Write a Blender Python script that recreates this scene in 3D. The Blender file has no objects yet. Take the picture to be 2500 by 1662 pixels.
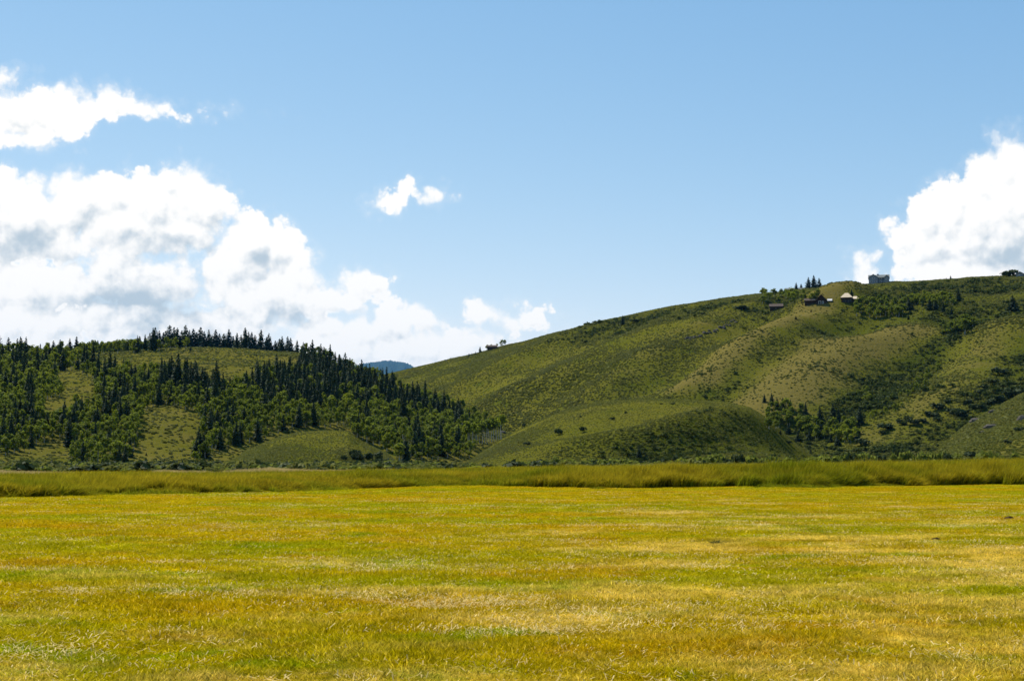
import bpy, bmesh, math, random
import numpy as np

random.seed(7)
RNG = np.random.default_rng(11)
SC = bpy.context.scene
COL = SC.collection
R = math.radians

# ------------------------------------------------------------------ camera
F_PX, CX, CY = 2500 * 50 / 36, 1250.0, 831.0        # focal length and centre in photograph pixels
EYE = 1.7
TILT = math.atan((1122 - CY) / F_PX)
cam = bpy.data.cameras.new('camera')
cam.lens, cam.sensor_width = 50, 36
cam.clip_start, cam.clip_end = 0.1, 60000
cam_o = bpy.data.objects.new('camera', cam)
COL.objects.link(cam_o)
cam_o.location = (0, 0, EYE)
cam_o.rotation_euler = (math.pi / 2 + TILT, 0, 0)
SC.camera = cam_o

# ------------------------------------------------------------------ light and exposure
SUN_EL, SUN_AZ = 52.0, -42.0                        # azimuth measured from +Y towards +X
SC.view_settings.view_transform = 'Standard'
SC.view_settings.look = 'None'
SC.view_settings.gamma = 1.0
SC.view_settings.exposure = 0.45
SC.view_settings.use_curve_mapping = False
sun = bpy.data.lights.new('sun', 'SUN')
sun.energy, sun.angle, sun.color = 5.0, R(0.53), (1.0, 0.95, 0.86)
sun_o = bpy.data.objects.new('sun', sun)
COL.objects.link(sun_o)
sd = (math.cos(R(SUN_EL)) * math.sin(R(SUN_AZ)), math.cos(R(SUN_EL)) * math.cos(R(SUN_AZ)), math.sin(R(SUN_EL)))
from mathutils import Vector, Matrix
sun_o.rotation_euler = Vector(sd).to_track_quat('Z', 'Y').to_euler()
sun_o.location = (0, 0, 60)
SC.cycles.max_bounces = 6
SC.cycles.diffuse_bounces = 3
SC.cycles.transmission_bounces = 4
SC.cycles.transparent_max_bounces = 6
SC.cycles.volume_bounces = 0


def pix_dir(px, py):
    """photograph pixel -> azimuth and tangent of elevation"""
    px, py = np.asarray(px, float), np.asarray(py, float)
    x = (px - CX) / F_PX
    c = (CY - py) / F_PX
    y = math.cos(TILT) - math.sin(TILT) * c
    z = math.sin(TILT) + math.cos(TILT) * c
    return np.arctan2(x, y), z / np.hypot(x, y)


class NT:
    """small helper to write node trees"""
    def __init__(self, tree):
        self.t = tree

    def n(self, kind, ins=None, **props):
        nd = self.t.nodes.new(kind)
        for k, v in props.items():
            setattr(nd, k, v)
        for k, v in (ins or {}).items():
            s = nd.inputs[k]
            if isinstance(v, bpy.types.NodeSocket):
                self.t.links.new(v, s)
            else:
                s.default_value = v
        return nd

    def m(self, op, a, b=None, c=None, clamp=False):
        nd = self.n('ShaderNodeMath', operation=op, use_clamp=clamp)
        for i, v in enumerate((a, b, c)):
            if v is None:
                continue
            if isinstance(v, bpy.types.NodeSocket):
                self.t.links.new(v, nd.inputs[i])
            else:
                nd.inputs[i].default_value = v
        return nd.outputs[0]

    def v(self, op, a, b=None, scale=None):
        nd = self.n('ShaderNodeVectorMath', operation=op)
        for i, x in enumerate((a, b)):
            if x is None:
                continue
            if isinstance(x, bpy.types.NodeSocket):
                self.t.links.new(x, nd.inputs[i])
            else:
                nd.inputs[i].default_value = x
        if scale is not None:
            if isinstance(scale, bpy.types.NodeSocket):
                self.t.links.new(scale, nd.inputs['Scale'])
            else:
                nd.inputs['Scale'].default_value = scale
        return nd.outputs['Value'] if op in ('LENGTH', 'DOT_PRODUCT', 'DISTANCE') else nd.outputs['Vector']

    def mix(self, f, a, b):
        nd = self.n('ShaderNodeMix', data_type='RGBA')
        for s, v in ((nd.inputs[0], f), (nd.inputs[6], a), (nd.inputs[7], b)):
            if isinstance(v, bpy.types.NodeSocket):
                self.t.links.new(v, s)
            else:
                s.default_value = v if not isinstance(v, tuple) else (*v, 1.0)[:4]
        return nd.outputs[2]

    def ramp(self, f, lo, hi, a=0.0, b=1.0, smooth=True):
        nd = self.n('ShaderNodeMapRange', interpolation_type='SMOOTHSTEP' if smooth else 'LINEAR')
        for k, v in (('Value', f), ('From Min', lo), ('From Max', hi), ('To Min', a), ('To Max', b)):
            if isinstance(v, bpy.types.NodeSocket):
                self.t.links.new(v, nd.inputs[k])
            else:
                nd.inputs[k].default_value = v
        return nd.outputs[0]

    def noise(self, vec, scale, detail=3.0, rough=0.55, dist=0.0, out='Fac', dim='3D'):
        nd = self.n('ShaderNodeTexNoise', {'Vector': vec, 'Scale': scale, 'Detail': detail, 'Roughness': rough,
                                           'Distortion': dist}, noise_dimensions=dim)
        return nd.outputs['Fac' if out == 'Fac' else 'Color']


# ------------------------------------------------------------------ world: sky with clouds
# cloud puffs: centre, half-width, half-height (photograph pixels); they stand at infinity as part of the sky
PUFFS = [
    # upper left lens-shaped cloud
    (-110, 298, 150, 62), (50, 285, 120, 54), (165, 256, 95, 34), (255, 250, 72, 27), (335, 268, 70, 9), (45, 338, 70, 26),
    (8, 194, 26, 12), (-60, 200, 60, 30),
    # large bank on the left
    (-40, 480, 92, 70), (-120, 560, 160, 160), (60, 535, 130, 90), (190, 500, 100, 72), (280, 480, 62, 60), (370, 500, 90, 75), (450, 480, 85, 70),
    (515, 500, 62, 62), (300, 545, 130, 70), (130, 590, 110, 50), (420, 560, 120, 55),
    (620, 600, 75, 76), (580, 650, 85, 80), (680, 620, 70, 65), (720, 668, 58, 60), (650, 720, 145, 72), (760, 735, 70, 45), (560, 745, 60, 36),
    (880, 700, 60, 40), (850, 740, 50, 30),
    (270, 645, 50, 55), (370, 655, 75, 38), (440, 690, 48, 34),
    (60, 720, 120, 82), (170, 715, 72, 66), (20, 800, 130, 60), (160, 790, 60, 40), (-120, 740, 150, 110),
    (340, 700, 150, 75), (330, 780, 200, 60), (560, 800, 140, 50), (500, 745, 40, 14),
    (900, 820, 90, 50), (960, 790, 60, 46), (1030, 790, 46, 30), (1090, 848, 105, 34), (1178, 836, 46, 24), (840, 845, 120, 55), (1245, 850, 40, 12), (1010, 860, 150, 45),
    (700, 800, 60, 18), (780, 795, 60, 26), (960, 745, 18, 12),
    # small ones in the middle
    (975, 488, 40, 20), (995, 465, 24, 24), (1040, 486, 28, 12), (1056, 468, 16, 14), (945, 500, 22, 9), (1016, 488, 34, 15),
    (1180, 770, 34, 20), (1235, 778, 62, 15), (1288, 768, 30, 25), (1212, 772, 40, 16),
    # right bank
    (2470, 425, 66, 88), (2405, 470, 68, 76), (2330, 520, 65, 80), (2250, 555, 60, 62), (2215, 575, 50, 48), (2290, 610, 85, 55),
    (2440, 560, 130, 130), (2290, 670, 95, 50), (2420, 680, 150, 70), (2570, 480, 120, 120), (2620, 600, 200, 140), (2212, 675, 40, 22),
    (2105, 640, 22, 26), (2110, 676, 24, 24), (2132, 684, 16, 12),
    # beyond the frame, the same kind of sky
    (-520, 620, 260, 150), (-760, 760, 300, 110), (-420, 820, 260, 80), (2950, 640, 260, 130), (3300, 760, 320, 90), (2900, 800, 340, 70),
    (-900, 330, 200, 70), (3150, 350, 170, 60),
]
SHADES = [  # grey undersides: centre, half-width, half-height, strength
    (40, 590, 170, 48, 0.75), (400, 600, 120, 55, 0.55), (320, 720, 150, 80, 1.0), (400, 785, 230, 48, 1.0), (230, 690, 60, 40, 0.6), (480, 680, 40, 60, 0.6), (620, 655, 60, 50, 0.55),
    (690, 775, 110, 26, 0.75), (2480, 640, 110, 46, 0.8), (2330, 590, 70, 40, 0.3), (230, 560, 60, 40, 0.35), (400, 470, 40, 28, 0.3), (2620, 620, 160, 70, 0.8), (2480, 520, 60, 30, 0.3), (2300, 640, 60, 22, 0.35), (590, 540, 40, 30, 0.25), (300, 560, 90, 26, 0.4), (960, 830, 80, 20, 0.3),
    (120, 720, 40, 35, 0.3), (160, 800, 40, 40, 0.4), (520, 590, 40, 60, 0.5),
]


def pxy(px, py):
    a, t = pix_dir(px, py)
    return float(a) * F_PX / 100, float(np.arctan(t)) * F_PX / 100


def puff_group():
    g = bpy.data.node_groups.new('cloud_field', 'ShaderNodeTree')
    g.interface.new_socket('P', in_out='INPUT', socket_type='NodeSocketVector')
    g.interface.new_socket('Field', in_out='OUTPUT', socket_type='NodeSocketFloat')
    g.interface.new_socket('Body', in_out='OUTPUT', socket_type='NodeSocketFloat')
    T = NT(g)
    P = T.n('NodeGroupInput').outputs[0]
    w1 = T.v('SCALE', T.v('SUBTRACT', T.noise(P, 0.9, 3, 0.55, out='Color', dim='2D'), (0.5, 0.5, 0.5)), scale=0.5)
    Q = T.v('MULTIPLY', T.v('ADD', P, w1), (1, 1, 0))
    acc = None
    for (px, py, rx, ry) in PUFFS:
        x, y = pxy(px, py)
        r = min(rx, ry) / 100
        sx, sy = r * 100 / rx, r * 100 / ry
        d = T.v('DISTANCE', T.v('MULTIPLY', Q, (sx, sy, 0)), (x * sx, y * sy, 0))
        s = T.m('SUBTRACT', r, d)
        acc = s if acc is None else T.m('SMOOTH_MAX', acc, s, 0.10)
    vor = T.n('ShaderNodeTexVoronoi', {'Vector': T.v('ADD', P, T.v('SCALE', w1, scale=0.5)), 'Scale': 1.7, 'Detail': 3.0, 'Roughness': 0.5, 'Lacunarity': 2.2, 'Smoothness': 0.25},
              feature='SMOOTH_F1', voronoi_dimensions='2D', normalize=True).outputs['Distance']
    bil = T.m('MULTIPLY_ADD', vor, -0.95, 0.42)
    fb = T.m('MULTIPLY_ADD', T.noise(P, 2.4, 5, 0.52, dim='2D'), 0.34, -0.17)
    fld = T.m('ADD', acc, T.m('ADD', bil, fb))
    out = T.n('NodeGroupOutput')
    g.links.new(fld, out.inputs[0])
    g.links.new(acc, out.inputs[1])
    return g


def build_world():
    w = bpy.data.worlds.new('World')
    SC.world = w
    w.use_nodes = True
    w.node_tree.nodes.clear()
    T = NT(w.node_tree)
    STR = 0.113
    sky = T.n('ShaderNodeTexSky', sky_type='NISHITA', sun_disc=False)
    sky.sun_elevation, sky.sun_rotation = R(SUN_EL), R(SUN_AZ)
    sky.altitude, sky.air_density, sky.dust_density, sky.ozone_density = 1900, 1.0, 0.1, 2.0
    ss = T.n('ShaderNodeSeparateXYZ', {0: T.v('SCALE', sky.outputs[0], scale=STR)})
    skyc = T.n('ShaderNodeCombineXYZ', {i: T.m('MULTIPLY', T.m('POWER', ss.outputs[i], e), k / STR)
                                        for i, (e, k) in enumerate(SKY_CURVE)}).outputs[0]
    D = T.v('NORMALIZE', T.n('ShaderNodeTexCoord').outputs['Generated'])
    sep = T.n('ShaderNodeSeparateXYZ', {0: D})
    az = T.m('MULTIPLY', T.m('ARCTAN2', sep.outputs[0], sep.outputs[1]), F_PX / 100)
    el = T.m('MULTIPLY', T.m('ARCSINE', sep.outputs[2]), F_PX / 100)
    P = T.n('ShaderNodeCombineXYZ', {0: az, 1: el}).outputs[0]
    g = puff_group()
    a = T.n('ShaderNodeGroup', {0: P} if False else None, node_tree=g)
    w.node_tree.links.new(P, a.inputs[0])
    b = T.n('ShaderNodeGroup', node_tree=g)
    w.node_tree.links.new(T.v('ADD', P, (-0.09, 0.20, 0)), b.inputs[0])
    fld, body = a.outputs[0], a.outputs[1]
    soft = T.noise(P, 0.6, 2, 0.5, dim='2D')
    edge = T.ramp(soft, 0.35, 0.7, 0.13, 0.42)
    alpha = T.ramp(fld, -0.02, edge)
    alpha = T.m('MAXIMUM', alpha, T.ramp(fld, -0.16, 0.08, 0.0, 0.10))
    lit = T.m('MULTIPLY_ADD', T.m('SUBTRACT', fld, b.outputs[0]), 0.95, 0.80)
    lit = T.m('SUBTRACT', lit, T.ramp(body, 0.25, 1.0, 0.0, 0.18))
    # broad grey undersides with ragged edges
    wq = T.v('ADD', P, T.v('SCALE', T.v('SUBTRACT', T.noise(P, 1.0, 3, 0.5, out='Color', dim='2D'), (0.5, 0.5, 0.5)), scale=1.2))
    wq = T.v('MULTIPLY', wq, (1, 1, 0))
    sh = None
    for (px, py, rx, ry, k) in SHADES:
        x, y = pxy(px, py)
        d = T.v('LENGTH', T.v('MULTIPLY', T.v('SUBTRACT', wq, (x, y, 0)), (100 / rx, 100 / ry, 0)))
        s = T.ramp(d, 1.4, 0.1, 0.0, k)
        sh = s if sh is None else T.m('MAXIMUM', sh, s)
    lit = T.m('SUBTRACT', lit, T.m('MULTIPLY', sh, 0.60), clamp=True)
    lit = T.m('MAXIMUM', lit, T.m('MULTIPLY', T.ramp(fld, 0.35, 0.02), T.ramp(sh, 0.6, 0.2)))
    k = 1.0 / STR
    grey = (0.41 * k, 0.475 * k, 0.52 * k)
    white = (0.85 * k, 0.82 * k, 0.775 * k)
    cl = T.n('ShaderNodeMix', {0: T.ramp(lit, 0.0, 0.80)}, data_type='VECTOR')
    cl.inputs[4].default_value, cl.inputs[5].default_value = grey, white
    fin = T.n('ShaderNodeMix', data_type='VECTOR')
    w.node_tree.links.new(alpha, fin.inputs[0])
    w.node_tree.links.new(skyc, fin.inputs[4])
    w.node_tree.links.new(cl.outputs[1], fin.inputs[5])
    bg = T.n('ShaderNodeBackground', {'Strength': STR})
    w.node_tree.links.new(fin.outputs[1], bg.inputs['Color'])
    w.node_tree.links.new(bg.outputs[0], T.n('ShaderNodeOutputWorld').inputs[0])
    w.cycles.sampling_method = 'MANUAL'
    w.cycles.sample_map_resolution = 512


SKY_CURVE = ((1.22, 1.42), (0.8, 0.88), (0.5, 0.75))         # the camera's response to the blue of the sky
build_world()


# ------------------------------------------------------------------ numpy noise
def _hash(ix, iy, seed):
    h = (ix.astype(np.int64) * 374761393 + iy.astype(np.int64) * 668265263 + seed * 1442695041) & 0xFFFFFFFF
    h = ((h ^ (h >> 13)) * 1274126177) & 0xFFFFFFFF
    h = h ^ (h >> 16)
    return (h & 0xFFFF) / 65535.0


def vnoise(x, y, seed=0):
    ix, iy = np.floor(x), np.floor(y)
    fx, fy = x - ix, y - iy
    fx, fy = fx * fx * (3 - 2 * fx), fy * fy * (3 - 2 * fy)
    a, b = _hash(ix, iy, seed), _hash(ix + 1, iy, seed)
    c, d = _hash(ix, iy + 1, seed), _hash(ix + 1, iy + 1, seed)
    return (a * (1 - fx) + b * fx) * (1 - fy) + (c * (1 - fx) + d * fx) * fy


def fbm(x, y, octv=4, seed=0):
    t, amp, s = 0.0, 0.5, 0.0
    for i in range(octv):
        t = t + amp * vnoise(x, y, seed + i * 17)
        s += amp
        amp *= 0.5
        x, y = x * 2.03 + 5.1, y * 2.03 + 1.7
    return t / s - 0.5


def sstep(x, a, b):
    t = np.clip((x - a) / (b - a), 0, 1)
    return t * t * (3 - 2 * t)


# ------------------------------------------------------------------ terrain
class Hill:
    """A hill standing between two distances: its foot and its crest, with the height of its crest along the way."""
    def __init__(self, sky, crest, foot, prof, rough=3.0, seed=0, back=1.0):
        a, t = pix_dir([p[0] for p in sky], [p[1] for p in sky])
        self.az, te = a, t
        self.caz = pix_dir([p[0] for p in crest], [1000] * len(crest))[0]
        self.cr = np.array([p[1] for p in crest], float)
        self.faz = pix_dir([p[0] for p in foot], [1000] * len(foot))[0]
        self.fr = np.array([p[1] for p in foot], float)
        self.prof, self.rough, self.seed, self.back = prof, rough, seed, back
        self.extra = []
        g = np.linspace(self.az[0], self.az[-1], 500)
        teg = np.interp(g, self.az, te)
        kern = np.hanning(9); kern /= kern.sum()
        teg = np.convolve(np.pad(teg, 4, 'edge'), kern, 'valid')
        rc, rf = np.interp(g, self.caz, self.cr), np.interp(g, self.faz, self.fr)
        tt = np.linspace(0.02, 1.7, 240)
        rr = rf[:, None] + (rc - rf)[:, None] * tt
        ss = self.s(tt)[None, :]
        with np.errstate(divide='ignore'):
            k = np.where(ss > 0.02, (teg[:, None] * rr + EYE) / np.maximum(ss, 0.02), 1e9)
        self.g, self.K = g, k.min(1)

    def s(self, t):
        p = self.prof
        up = np.where(t < 1, 1 - np.power(np.clip(1 - t, 0, 1), p), 1.0)
        u = np.clip(t, 0, 1)
        ease = sstep(u, -0.02, 0.16)
        dn = 1 - self.back * np.clip(t - 1, 0, 9) ** 2
        return np.where(t < 1, up * (0.25 + 0.75 * ease), dn)

    def t_of(self, az, r):
        rc, rf = np.interp(az, self.caz, self.cr), np.interp(az, self.faz, self.fr)
        return (r - rf) / (rc - rf)

    def h(self, az, r, fine=True):
        t = self.t_of(az, r)
        z = np.interp(az, self.g, self.K) * self.s(t)
        z = np.where(t < 0, -3 + t * 20, z)
        out = (az < self.g[0]) | (az > self.g[-1])
        if fine:
            x, y = r * np.sin(az), r * np.cos(az)
            w = sstep(t, 0.02, 0.25) * (1 - sstep(t, 0.72, 1.0))
            z = z + w * self.rough * 2 * fbm(x / 90, y / 90, 4, self.seed)
            for (xs, ys, amp, wid) in self.extra:
                z = z + w * (1 - sstep(t, 0.45, 0.72)) * amp * line_bump(x, y, xs, ys, wid)
        return np.where(out, -50, z)


def line_dist(x, y, xs, ys):
    best = np.full(np.shape(x), 1e9)
    for i in range(len(xs) - 1):
        dx, dy = xs[i + 1] - xs[i], ys[i + 1] - ys[i]
        L = dx * dx + dy * dy
        t = np.clip(((x - xs[i]) * dx + (y - ys[i]) * dy) / L, 0, 1)
        best = np.minimum(best, np.hypot(x - xs[i] - t * dx, y - ys[i] - t * dy))
    return best


def line_bump(x, y, xs, ys, wid):
    return np.exp(-(line_dist(x, y, xs, ys) / wid) ** 2)


far_h = Hill([(500, 985), (620, 965), (700, 950), (800, 918), (850, 898), (885, 889), (917, 884), (946, 881), (983, 885), (1006, 894), (1050, 914), (1150, 955), (1300, 985)],
             [(500, 26000), (1300, 26000)], [(500, 18000), (1300, 18000)], 1.7, 60, 3)
left_h = Hill([(-900, 900), (-300, 876), (0, 864), (100, 868), (224, 863), (373, 853), (460, 848), (550, 850), (650, 856), (724, 860), (780, 876), (850, 908), (905, 928),
               (970, 954), (1035, 978), (1107, 1008), (1176, 1036), (1234, 1060), (1300, 1085), (1380, 1115), (1450, 1140)],
              [(-900, 1400), (0, 1250), (224, 1200), (460, 1150), (724, 1120), (850, 1050), (1000, 950), (1107, 880), (1234, 800), (1450, 720)],
              [(-900, 400), (0, 420), (400, 450), (700, 480), (1000, 520), (1234, 570), (1450, 600)], 1.55, 4.0, 21)
right_h = Hill([(500, 1010), (700, 970), (850, 935), (949, 911), (1018, 894), (1090, 878), (1177, 859), (1280, 835), (1358, 811), (1465, 783), (1597, 756), (1704, 738), (1840, 720),
                (1900, 712), (1972, 703), (2069, 695), (2169, 686), (2304, 678), (2376, 675), (2500, 671), (2800, 664), (3400, 690)],
               [(500, 1550), (950, 1500), (1280, 1450), (1600, 1400), (2000, 1400), (2500, 1450), (3400, 1500)],
               [(500, 950), (950, 850), (1240, 720), (1500, 640), (1900, 600), (2500, 560), (3400, 560)], 1.6, 4.5, 5)
near_h = Hill([(2180, 1140), (2230, 1126), (2286, 1106), (2304, 1082), (2376, 1025), (2440, 992), (2500, 962), (2600, 925), (2800, 870), (3200, 840), (3600, 900)],
              [(2180, 500), (2500, 540), (3600, 600)], [(2180, 350), (2500, 360), (3600, 360)], 1.5, 2.0, 9)
knoll_r = Hill([(1120, 1142), (1150, 1122), (1162, 1112), (1240, 1063), (1311, 1028), (1383, 998), (1454, 980), (1561, 973), (1669, 973), (1776, 982), (1830, 994),
                (1862, 1013), (1895, 1040), (1930, 1072), (1975, 1106), (2030, 1142)],
               [(1120, 520), (1350, 560), (1800, 560), (2030, 560)], [(1120, 415), (1400, 400), (1800, 380), (2030, 390)], 1.6, 1.2, 31)
knoll_l = Hill([(520, 1142), (575, 1118), (600, 1099), (643, 1081), (686, 1064), (730, 1054), (802, 1050), (851, 1053), (880, 1076), (920, 1094), (946, 1106), (985, 1142)],
               [(520, 440), (800, 465), (985, 440)], [(520, 375), (985, 375)], 1.6, 1.0, 37)
HILLS = [left_h, right_h, near_h, knoll_r, knoll_l]


def ground_z(x, y):
    """meadow: almost flat, with the low bank under the tall grass"""
    az, r = np.arctan2(x, y), np.hypot(x, y)
    e = EDGE_R(az)
    bank = np.interp(az, [-0.6, -0.36, 0, 0.36, 0.6], [0.0, 0.0, 0.35, 0.6, 0.6])
    z = bank * sstep(r, e - 0.5, e + 9) * (1 - sstep(r, e + 60, e + 140)) * 0.9
    return z + 0.10 * fbm(x / 9, y / 9, 3, 77) * sstep(r, 3, 15) * (1 - sstep(r, 300, 600))


def EDGE_R(az):
    xs = [(-500, 1222), (0, 1217), (130, 1213), (271, 1207), (407, 1205), (640, 1201), (897, 1192), (1134, 1185), (1300, 1190), (1520, 1192), (1700, 1190), (1900, 1189), (1980, 1191), (2176, 1186), (2500, 1183), (3000, 1180)]
    a, t = pix_dir([p[0] for p in xs], [p[1] for p in xs])
    return np.interp(az, a, -EYE / t) + 1.2 * fbm(az * 60, az * 0, 3, 4)


def terrain(az, r, fine=True):
    z = ground_z(r * np.sin(az), r * np.cos(az))
    for h in HILLS:
        z = np.maximum(z, h.h(az, r, fine))
    return z


def pick(px, py, hills=None, rmin=40.0, fine=True):
    """like cast(), stepping down a little where the line of sight just clears the crest"""
    px, py = np.atleast_1d(np.asarray(px, float)), np.atleast_1d(np.asarray(py, float)).copy()
    px, py = np.broadcast_arrays(px, py)
    py = py.copy()
    out = cast(px, py, hills, rmin, fine)
    for _ in range(14):
        m = np.isnan(out[:, 0])
        if not m.any():
            break
        py[m] += 1.0
        out[m] = cast(px[m], py[m], hills, rmin, fine)
    return out


def cast(px, py, hills=None, rmin=40.0, fine=True):
    """world points where the lines of sight to photograph pixels meet the terrain"""
    px, py = np.atleast_1d(np.asarray(px, float)), np.atleast_1d(np.asarray(py, float))
    az, te = pix_dir(px, py)
    out = np.full((len(px), 3), np.nan)
    rs = np.geomspace(rmin, 1900, 420)
    for i in range(0, len(px), 400):
        a, t = az[i:i + 400, None], te[i:i + 400, None]
        rr = np.broadcast_to(rs, (len(a), len(rs)))
        aa = np.broadcast_to(a, rr.shape)
        if hills is None:
            z = terrain(aa, rr, fine)
        else:
            z = np.max([h.h(aa, rr, fine) for h in hills], 0)
        below = z - (EYE + rr * t)
        hit = below > 0
        ok = hit.any(1)
        k = np.argmax(hit, 1)
        k = np.clip(k, 1, None)
        j = np.arange(len(a))
        b0, b1 = below[j, k - 1], below[j, k]
        f = np.clip(-b0 / (b1 - b0 + 1e-9), 0, 1)
        r = rr[j, k - 1] + f * (rr[j, k] - rr[j, k - 1])
        zz = EYE + r * t[:, 0]
        p = np.stack([r * np.sin(a[:, 0]), r * np.cos(a[:, 0]), zz], 1)
        p[~ok] = np.nan
        out[i:i + 400] = p
    return out


# spurs and gullies of the right-hand hill (amplitude in metres, half width in metres)
SPURS = [
    ([(2060, 742), (1960, 790), (1850, 850), (1740, 925), (1690, 955)], 16, 26, 0.9),
    ([(2180, 803), (2070, 842), (1995, 892), (1925, 948), (1880, 990)], 24, 38, 1.0),
    ([(2440, 800), (2370, 860), (2310, 930), (2240, 1000), (2120, 1060)], 18, 34, 0.6),
    ([(1720, 762), (1560, 850), (1400, 930), (1250, 985)], 10, 34, 0.4),
    ([(1480, 797), (1330, 860), (1180, 930)], 8, 30, 0.35),
    ([(1900, 740), (1760, 800), (1600, 890), (1480, 960)], 9, 26, 0.5),
    ([(2090, 800), (1960, 870), (1850, 930), (1790, 975)], -13, 32, 0.0),
    ([(2290, 805), (2200, 900), (2120, 980), (2060, 1050)], -24, 52, 0.0),
    ([(1980, 780), (1860, 815), (1720, 900), (1600, 960)], -8, 22, 0.0),
    ([(2490, 830), (2430, 920), (2340, 1010)], -6, 30, 0.0),
]
_tan = []
for pl, amp, wid, tan in SPURS:
    P = pick([p[0] for p in pl], [p[1] for p in pl], [right_h], fine=False)
    ok = ~np.isnan(P[:, 0])
    _tan.append((P[ok, 0], P[ok, 1], wid, tan))
    right_h.extra.append((P[ok, 0], P[ok, 1], amp, wid))
for pl, amp, wid in (([(1845, 1018), (1740, 1036), (1597, 1074), (1454, 1100), (1380, 1112)], 5.5, 13), ([(1900, 1062), (1800, 1070), (1660, 1100)], -4, 14)):
    P = pick([p[0] for p in pl], [p[1] for p in pl], [knoll_r], fine=False)
    ok = ~np.isnan(P[:, 0])
    knoll_r.extra.append((P[ok, 0], P[ok, 1], amp, wid))


def right_dry(X, Y, A, Q):
    d = np.full(X.shape, 0.22)
    for (xs, ys, wid, tan) in _tan:
        if tan > 0:
            d = np.maximum(d, tan * 1.15 * np.exp(-(line_dist(X, Y, xs, ys) / (wid * 0.8)) ** 2))
    return d


# dark brush zones with darkened ground; on the knoll also shade put into colour
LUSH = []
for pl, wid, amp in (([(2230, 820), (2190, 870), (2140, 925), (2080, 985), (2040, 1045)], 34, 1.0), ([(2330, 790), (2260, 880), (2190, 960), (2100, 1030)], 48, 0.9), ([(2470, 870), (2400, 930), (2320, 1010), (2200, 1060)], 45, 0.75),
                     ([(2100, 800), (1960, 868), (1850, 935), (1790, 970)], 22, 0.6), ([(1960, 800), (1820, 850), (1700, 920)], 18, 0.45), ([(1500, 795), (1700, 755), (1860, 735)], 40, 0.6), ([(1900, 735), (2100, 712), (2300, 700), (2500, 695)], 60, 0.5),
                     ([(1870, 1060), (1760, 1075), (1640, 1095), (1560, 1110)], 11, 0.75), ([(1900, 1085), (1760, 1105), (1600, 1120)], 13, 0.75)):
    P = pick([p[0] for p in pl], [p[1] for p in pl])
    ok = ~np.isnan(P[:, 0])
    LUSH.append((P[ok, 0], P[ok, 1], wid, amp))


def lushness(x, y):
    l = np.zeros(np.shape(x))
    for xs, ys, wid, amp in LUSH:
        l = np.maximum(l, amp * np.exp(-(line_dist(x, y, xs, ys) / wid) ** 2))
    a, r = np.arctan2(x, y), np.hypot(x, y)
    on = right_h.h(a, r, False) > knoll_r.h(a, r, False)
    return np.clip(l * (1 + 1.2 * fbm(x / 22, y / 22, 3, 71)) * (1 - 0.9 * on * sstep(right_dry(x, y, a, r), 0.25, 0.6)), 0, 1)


# ------------------------------------------------------------------ object helpers
def tag(o, label=None, cat=None, group=None, kind=None):
    for k, v in (('label', label), ('category', cat), ('group', group), ('kind', kind)):
        if v:
            o[k] = v
    return o


def mesh_np(name, V, Fq, mat=None, smooth=False):
    """mesh from numpy vertices and faces of one size"""
    me = bpy.data.meshes.new(name)
    V, Fq = np.asarray(V, np.float32), np.asarray(Fq, np.int32)
    n = Fq.shape[1] if len(Fq) else 3
    me.vertices.add(len(V)); me.vertices.foreach_set('co', V.ravel())
    me.loops.add(Fq.size); me.loops.foreach_set('vertex_index', Fq.ravel())
    me.polygons.add(len(Fq)); me.polygons.foreach_set('loop_start', np.arange(0, Fq.size, n, dtype=np.int32))
    if smooth:
        me.polygons.foreach_set('use_smooth', np.ones(len(Fq), bool))
    me.update(calc_edges=True)
    me.validate()
    if mat:
        me.materials.append(mat)
    return me


def obj(name, me, parent=None, loc=None, col=None):
    o = bpy.data.objects.new(name, me)
    (col or COL).objects.link(o)
    if parent:
        o.parent = parent
    if loc is not None:
        o.location = loc
    return o


def empty(name, loc, rz=0.0, scale=(1, 1, 1)):
    o = bpy.data.objects.new(name, None)
    o.empty_display_size = 0.5
    COL.objects.link(o)
    o.location, o.rotation_euler, o.scale = loc, (0, 0, rz), scale
    return o


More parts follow.
